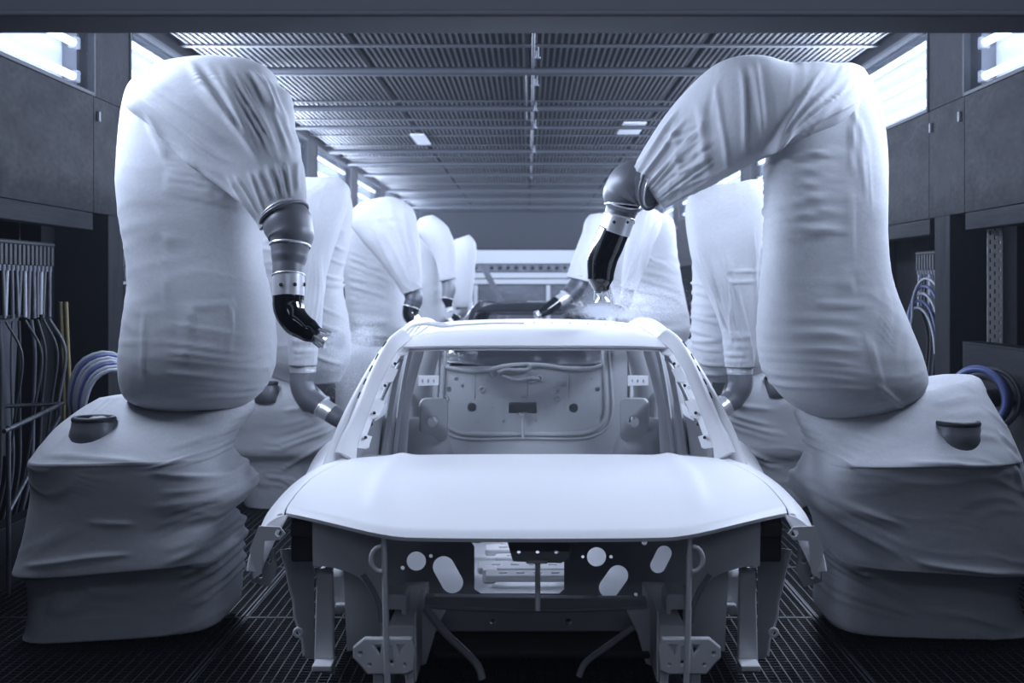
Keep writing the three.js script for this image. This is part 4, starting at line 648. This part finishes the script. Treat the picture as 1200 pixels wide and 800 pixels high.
  both('crash_plate', (s) => { const d = 4.12, q = (u, v) => [X(u, d), Y(v, d)]; const sh = poly([q(426, 747), q(480, 747), q(484, 760), q(482, 782), q(474, 786), q(430, 786), q(420, 774), q(414, 768), q(414, 757)]);
    sh.holes.push(hole.poly([q(434, 752), q(447, 752), q(444, 768)]), hole.poly([q(475, 752), q(462, 752), q(466, 768)]), hole.poly([q(450, 754), q(459, 754), q(461, 778), q(448, 778)]), hole.circle(...q(432, 776), 0.008), hole.circle(...q(473, 776), 0.008), hole.circle(...q(421, 763), 0.009));
    const g = plate(sh, 0.02, -d, 0.004); if (s < 0) mirror(g); return g; }, P);
  both('crash_plate_leg', (s) => rbox(s * X(447, 4.12) , s * X(435, 4.12), Y(815, 4.12), Y(784, 4.12), -4.16, -4.12, 0.004), P);
  both('crash_plate_leg', (s) => rbox(s * X(483, 4.12) , s * X(473, 4.12), Y(815, 4.12), Y(784, 4.12), -4.16, -4.12, 0.004), P);
  // upright rods with a loop, holding the bonnet
  both('hood_prop', (s) => { const d = 4.07, x = s * X(448, d); const lp = []; for (let i = 0; i <= 12; i++) { const a = Math.PI / 2 + i / 12 * Math.PI; lp.push(V(x + s * -Math.cos(a) * 0.034 * 1 + s * 0.008, Y(655, d) + Math.sin(a) * 0.04, -d)); } return merge([rod(V(x, Y(628, d), -d), V(x - s * 0.004, Y(712, d), -d), 0.009, 12), rod(V(x - s * 0.004, Y(712, d), -d), V(x - s * 0.012, Y(815, d), -d), 0.010, 12), tube(lp, 0.0075, 30, 10)]); }, P);
  add('radiator_strut', merge([tube([V(-X(498, 4.5), Y(712, 4.5), -4.5), V(-X(520, 4.5), Y(735, 4.5), -4.45), V(-X(560, 4.5), Y(770, 4.5), -4.4), V(-X(565, 4.5), Y(785, 4.5), -4.4)], 0.014, 20, 8)]), Q);
  add('radiator_strut', merge([tube([V(X(740, 4.5), Y(735, 4.5), -4.5), V(X(710, 4.5), Y(752, 4.5), -4.45), V(X(682, 4.5), Y(768, 4.5), -4.4), V(X(676, 4.5), Y(782, 4.5), -4.4)], 0.012, 20, 8)]), Q);
  both('tie_bracket', (s) => { const d = 4.55, q = (u, v) => [X(u, d), Y(v, d)]; const g = plate(poly([q(482, 712), q(520, 715), q(508, 740), q(498, 775), q(484, 780)]), 0.02, -d, 0.003); if (s < 0) mirror(g); return g; }, P);
  { const d = 4.75, cross = poly([[-0.52, Y(700, d)], [0.45, Y(704, d)], [0.47, Y(738, d)], [-0.40, Y(738, d)], [-0.5, Y(718, d)]]); cross.holes.push(hole.circle(-0.16, Y(728, d), 0.011), hole.circle(0.12, Y(728, d), 0.013));
    add('cross_member', plate(cross, 0.05, -d - 0.05, 0.006), Q);
    add('cross_member_bead', tube([V(-0.5, Y(708, d), -d + 0.008), V(-0.2, Y(713, d), -d + 0.012), V(0.2, Y(713, d), -d + 0.012), V(0.44, Y(710, d), -d + 0.008)], 0.008, 40, 8), Q); }
  add('latch_plate', (() => { const d = 4.2, q = (u, v) => [(u - 627) * d / F, Y(v, d)]; const sh = poly([q(592, 628), q(668, 628), q(664, 652), q(655, 657), q(600, 655)]); for (const u of [606, 628, 650]) sh.holes.push(hole.circle(...q(u, 646), 0.007)); return plate(sh, 0.02, -d, 0.003); })(), Q);
  add('latch_striker', merge([rbox(-0.035, 0.035, Y(659, 4.15), Y(655, 4.15), -4.17, -4.13, 0.004), rod(V(0.003, Y(657, 4.15), -4.15), V(0.003, Y(715, 4.15), -4.15), 0.0085, 12)]), P);
  add('latch_stay', bar(V((684 - 627) * 4.3 / F, Y(628, 4.3), -4.3), V((664 - 627) * 4.3 / F, Y(656, 4.3), -4.3), 0.008, 0.014), Q);
  add('lower_tray', merge([rbox(-0.36, 0.40, 0.14, 0.16, -5.0, -4.5, 0.006)]), M.rubber);
  both('jig_pad', (s) => rbox(s * 0.42, s * 0.50, 0.08, 0.205, -7.86, -7.74, 0.01), Q); both('jig_pad', (s) => rbox(s * 0.42, s * 0.50, 0.08, 0.205, -5.06, -4.96, 0.01), Q);
  return rest(car, CX, 0, -6.2);
}
const car = carBody();
// the next body on the line: same shape, unpainted dark
{ const c = car.clone(); c.name = numbered('car_body'); c.position.z -= 8.6; scene.add(c); tag(c, 'dark unpainted car body waiting on the line behind the white one', 'car body'); c.traverse((o) => { if (o.isMesh) o.material = M.darkPaint; }); }
function skid(z) { // conveyor skid under a body
  const s = thing('conveyor_skid', z > -8 ? 'steel conveyor skid carrying the white car body' : 'steel conveyor skid carrying the dark car body', 'skid');
  for (const x of [-0.45, 0.5]) mesh('runner', rbox(x - 0.05, x + 0.05, 0.002, 0.05, z - 2.4, z + 2.0, 0.01), M.dullSteel, s);
  for (const d of [-1.6, 0, 1.2]) mesh('cross_tube', rbox(-0.6, 0.65, 0.03, 0.076, z + d - 0.04, z + d + 0.04, 0.01), M.dullSteel, s);
  mesh('pad', rbox(-0.06, -0.0, 0.0, 0.075, z + 1.98, z + 2.03, 0.006), M.whitePanel, s);
  return rest(s, 0.02, 0, z);
}
skid(-6.2); skid(-14.8);

// ------------------------------------------------------------------ service niches: valve racks, hoses, frames
function valveRack(label, x, d0, n, step, yTop) {
  const r = thing('valve_rack', label, 'valve rack', 'valve racks in the niches'), sx = Math.sign(x);
  const d1 = d0 + (n - 1) * step;
  mesh('top_rail', rod(V(x, yTop + 0.06, -d0 + 0.05), V(x, yTop + 0.06, -d1 - 0.05), 0.014, 10), M.hoseDark, r);
  mesh('lower_rail', rod(V(x + sx * 0.03, yTop + 0.015, -d0 + 0.05), V(x + sx * 0.03, yTop + 0.015, -d1 - 0.05), 0.012, 10), M.hoseDark, r);
  for (const d of [d0 - 0.03, d1 + 0.03]) mesh('rail_bracket', rbox(Math.min(x, sx * (HW + 0.62)), Math.max(x, sx * (HW + 0.62)), yTop + 0.02, yTop + 0.07, -d - 0.012, -d + 0.012, 0.004), M.hoseDark, r);
  for (let i = 0; i < n; i++) {
    const z = -(d0 + i * step), h = rr(0.26, 0.3), m = [M.hoseGrey, M.hoseWhite, M.hoseGrey, M.dullSteel][i % 4];
    const v = mesh('valve', rbox(x - 0.022, x + 0.022, yTop - 0.06, yTop + 0.05, z - 0.016, z + 0.016, 0.005), M.hoseDark, r);
    mesh('stem', rod(V(x, yTop - 0.05, z), V(x + rr(-0.012, 0.012), yTop - 0.05 - h, z + rr(-0.01, 0.01)), rr(0.009, 0.014), 8), m, v);
    mesh('coupling', rod(V(x, yTop - 0.09, z), V(x, yTop - 0.05, z), 0.018, 8), M.dullSteel, v);
  }
  return rest(r, x, 0, -(d0 + d1) / 2);
}
valveRack('long rack of hanging valves in the niche before the grey pier', -2.70, 6.10, 20, 0.058, 1.62);
valveRack('short rack of hanging valves in the niche behind the grey pier', -2.72, 8.35, 12, 0.06, 1.64);
valveRack('rack of hanging valves behind the curled pale hoses', 2.77, 8.3, 14, 0.06, 1.62);
const hose = (name, label, group, pts, r, mat) => { const h = mesh(name, tube(pts, r, 36, 8), mat); return tag(h, label, 'hose', group); };
for (let i = 0; i < 11; i++) { // hoses falling from the first rack
  const z = -(6.35 + i * 0.085), sw = rr(-0.05, 0.08), m = [M.hoseDark, M.hoseGrey, M.hoseDark][i % 3];
  hose('hanging_hose', i % 3 === 1 ? 'thin grey hose hanging from the long valve rack to the niche floor' : 'thin black hose hanging from the long valve rack to the niche floor', i % 3 === 1 ? 'grey hoses of the long valve rack' : 'black hoses of the long valve rack', [V(-2.70, 1.266, z), V(-2.68 + sw, 1.1, z - 0.03), V(-2.72 + sw, 0.8, z - 0.1 + sw), V(-2.74, 0.45, z - 0.1), V(-2.82, 0.03, z - 0.05)], rr(0.007, 0.011), m);
}
for (let i = 0; i < 2; i++) hose('hanging_hose', 'dull yellow hose hanging at the end of the long valve rack', 'yellow hoses', [V(-2.66 + i * 0.03, 1.36, -7.27), V(-2.655 + i * 0.03, 1.15, -7.28), V(-2.65 + i * 0.03, 0.95, -7.29), V(-2.65 + i * 0.03, 0.7, -7.3), V(-2.66 + i * 0.03, 0.03, -7.3)], 0.012, M.hoseYellow);
for (let i = 0; i < 7; i++) { // bundle standing out behind the first robot's base
  const k = i * 0.022, m = i === 2 || i === 5 ? M.hoseBlue : M.hoseWhite, d = 6.55 + k;
  hose('bundle_hose', i === 2 || i === 5 ? 'blue hose arching out of the bundle behind the robot base' : 'pale hose arching out of the bundle behind the robot base', i === 2 || i === 5 ? 'blue bundle hoses' : 'pale bundle hoses', [V(-2.30 - k * 0.5, 0.62, -d - 0.1), V(-2.27 - k, 0.86, -d), V(-2.20 - k, 0.99 + k * 0.5, -d + 0.02), V(-2.10 - k * 0.6, 1.02 + k * 0.6, -d), V(-2.02, 0.9, -d - 0.06), V(-2.0, 0.62, -d - 0.1), V(-2.0, 0.02, -d - 0.1)], 0.011, m);
}
for (let i = 0; i < 5; i++) { // curled hoses in the niche beyond the perforated post
  const k = i * 0.05, y = 1.46 - k * 1.4, c = [];
  for (let j = 0; j <= 16; j++) { const a = Math.PI * (0.0 + 1.05 * j / 16); c.push(V(2.615 + i * 0.02, y - 0.18 + Math.sin(a) * (0.22 + k * 0.4), -(8.1 + k * 2 + (1 - Math.cos(a)) * (0.32 + k * 0.3)))); }
  c.push(V(2.615 + i * 0.02, 0.9 - k, -(8.9 + k * 2)), V(2.615 + i * 0.02, 0.5, -(8.85 + k * 2)), V(2.615 + i * 0.02, 0.03, -(8.85 + k * 2)));
  hose('curled_hose', i % 2 ? 'blue hose curling down in the niche beyond the perforated post' : 'pale hose curling down in the niche beyond the perforated post', i % 2 ? 'blue curled hoses' : 'pale curled hoses', c, 0.0092, i % 2 ? M.hoseBlue : M.hoseWhite);
}
for (let i = 0; i < 10; i++) { const z = -(8.35 + i * 0.075), sw = rr(-0.05, 0.05); hose('hanging_hose', i % 3 ? 'thin grey hose hanging from the rack behind the curled hoses' : 'thin black hose hanging from the rack behind the curled hoses', i % 3 ? 'grey hoses behind the curled ones' : 'black hoses behind the curled ones', [V(2.77, 1.266, z), V(2.79 + sw, 1.1, z), V(2.79 + sw, 0.8, z - 0.05), V(2.8, 0.4, z), V(2.84, 0.03, z)], rr(0.008, 0.013), i % 3 ? M.hoseGrey : M.hoseDark); }
{ // white hose loop in the second niche
  const c = []; for (let j = 0; j <= 20; j++) { const a = -1.2 + j / 20 * 4.2; c.push(V(-2.58, 1.36 + Math.sin(a) * 0.11, -(8.15 - Math.cos(a) * 0.16))); } c.push(V(-2.6, 0.9, -8.4), V(-2.62, 0.03, -8.4));
  hose('looped_hose', 'white hose bent into a loop beside the grey pier', null, c, 0.013, M.hoseWhite);
}
{ const s = thing('hanging_sheet', 'dull grey plastic sheet hanging under the long valve rack', 'sheet');
  mesh('sheet', sheet((a, t) => V(-2.80 + 0.02 * Math.sin(a * 11 + t * 2), lerp(0.55, 1.28, t), -(6.25 + a * 0.75)), 30, 12, 0.003), M.dullSteel, s);
  mesh('sheet_rod', rod(V(-2.80, 1.285, -6.2), V(-2.80, 1.285, -7.05), 0.01, 8), M.hoseDark, s);
  for (const d of [6.22, 7.03]) mesh('hanger', rod(V(-2.80, 1.285, -d), V(-2.80, NICHE_TOP + 0.08, -d), 0.005, 6), M.hoseDark, s);
  rest(s, -2.8, 0.55, -6.6); }
{ const f = thing('pipe_frame', 'low frame of bare steel pipes in front of the hanging sheet', 'pipe frame');
  const q = (a, b) => mesh('pipe', rod(a, b, 0.0115, 10), M.dullSteel, f);
  q(V(-2.42, 0.78, -5.9), V(-2.42, 0.84, -6.64)); q(V(-2.42, 0.84, -6.64), V(-2.66, 0.84, -6.5)); q(V(-2.42, 0.02, -5.95), V(-2.42, 0.8, -5.95)); q(V(-2.42, 0.02, -6.6), V(-2.42, 0.84, -6.6)); q(V(-2.42, 0.40, -5.95), V(-2.42, 0.78, -6.6));
  rest(f, -2.42, 0, -6.3); }
{ // perforated post inside the service opening
  const p = thing('perforated_post', 'perforated steel post standing in the service opening', 'post'), sh = poly([[0, 0], [0.088, 0], [0.088, 0.77], [0, 0.77]]);
  for (let i = 0; i < 15; i++) for (let j = 0; j < 3; j++) { const y = 0.03 + i * 0.051 + (j === 1 ? 0.025 : 0); if (y < 0.73) sh.holes.push(hole.slot(0.018 + j * 0.026, y, 0.018 + j * 0.026, y + 0.017, 0.0055)); }
  const g = plate(sh, 0.004, 0); g.translate(2.612, 1.05, -7.3); mesh('face_plate', g, std(0.42, 0.41, 0.41, 0.5, 0.2), p);
  mesh('side_plate', rbox(2.695, 2.70, 1.05, 1.82, -7.34, -7.3, 0.002), M.dullSteel, p); mesh('post_foot', rbox(2.61, 2.72, 0.02, 1.05, -7.34, -7.26, 0.006), M.dullSteel, p);
  rest(p, 2.66, 0.02, -7.3); }
{ const b = thing('shelf_box', 'dark box on the ledge inside the service opening', 'box'); mesh('box', rbox(2.7, 3.05, 0.02, 1.5, -6.9, -6.45, 0.01), M.wall, b); mesh('lid', rbox(2.69, 3.06, 1.5, 1.53, -6.91, -6.44, 0.01), M.hoseDark, b); rest(b, 2.87, 0.02, -6.7); }
{ // hose reel on the wall under the opening
  const r = thing('hose_reel', 'dark blue hose reel on the wall under the service opening', 'hose reel');
  const c = V(2.33, 0.875, -6.56), tq = (R, t, x) => { const g = new THREE.TorusGeometry(R, t, 10, 40); g.rotateY(-0.8); g.translate(c.x + x, c.y, c.z); return g; };
  mesh('rim', tq(0.15, 0.02, -0.03), std(0.05, 0.07, 0.19, 0.4), r); mesh('coil', tq(0.125, 0.03, 0.0), M.hoseDark, r); mesh('rim', tq(0.15, 0.012, 0.04), M.hoseDark, r);
  mesh('hub', rod(V(2.29, 0.875, -6.53), V(2.485, 0.875, -6.66), 0.05, 20), M.dullSteel, r);
  rest(r, 2.46, 0.86, -6.62); }
// paint mist: fine droplets hanging round the spray heads
const gauss = () => (rnd() + rnd() + rnd() + rnd() - 2) * 0.87;
function mist(label, clouds) {
  let n = 0; for (const c of clouds) n += c[6];
  const m = new THREE.InstancedMesh(new THREE.IcosahedronGeometry(1, 0), mistMat, n), M4 = new THREE.Matrix4(), q = new THREE.Quaternion();
  let i = 0;
  for (const [u, v, d, su, sv, sd, count] of clouds) for (let j = 0; j < count; j++) {
    const g = [gauss(), gauss(), gauss()], dd = d + g[2] * sd, p = px(u + g[0] * su, v + g[1] * sv, dd), w = noise.noise(p.x * 5, p.y * 5, p.z * 5);
    p.x += w * 0.03; p.y += 0.02 * noise.noise(p.x * 5 + 20, p.y * 5, p.z * 5);
    const r = rr(0.0004, 0.0009); m.setMatrixAt(i++, M4.compose(p, q, V(r, r, r)));
  }
  m.name = numbered('paint_mist'); m.castShadow = m.receiveShadow = true; scene.add(m);
  tag(m, label, 'mist'); m.userData.kind = 'stuff'; return m;
}
const mistMat = std(0.85, 0.87, 0.92, 0.8);
mist('pale paint mist spreading over the car roof under the raised spray head', [[705, 362, 5.99, 16, 7, 0.08, 11000], [720, 366, 6.2, 45, 8, 0.25, 18000], [745, 352, 6.7, 50, 20, 0.3, 24000]]);
mist('pale paint mist drifting beside the windscreen pillar and the car door', [[395, 400, 5.4, 12, 10, 0.12, 8000], [412, 425, 6.2, 26, 32, 0.35, 28000], [425, 400, 7.2, 24, 24, 0.4, 18000]]);
renderer.render(scene, camera);
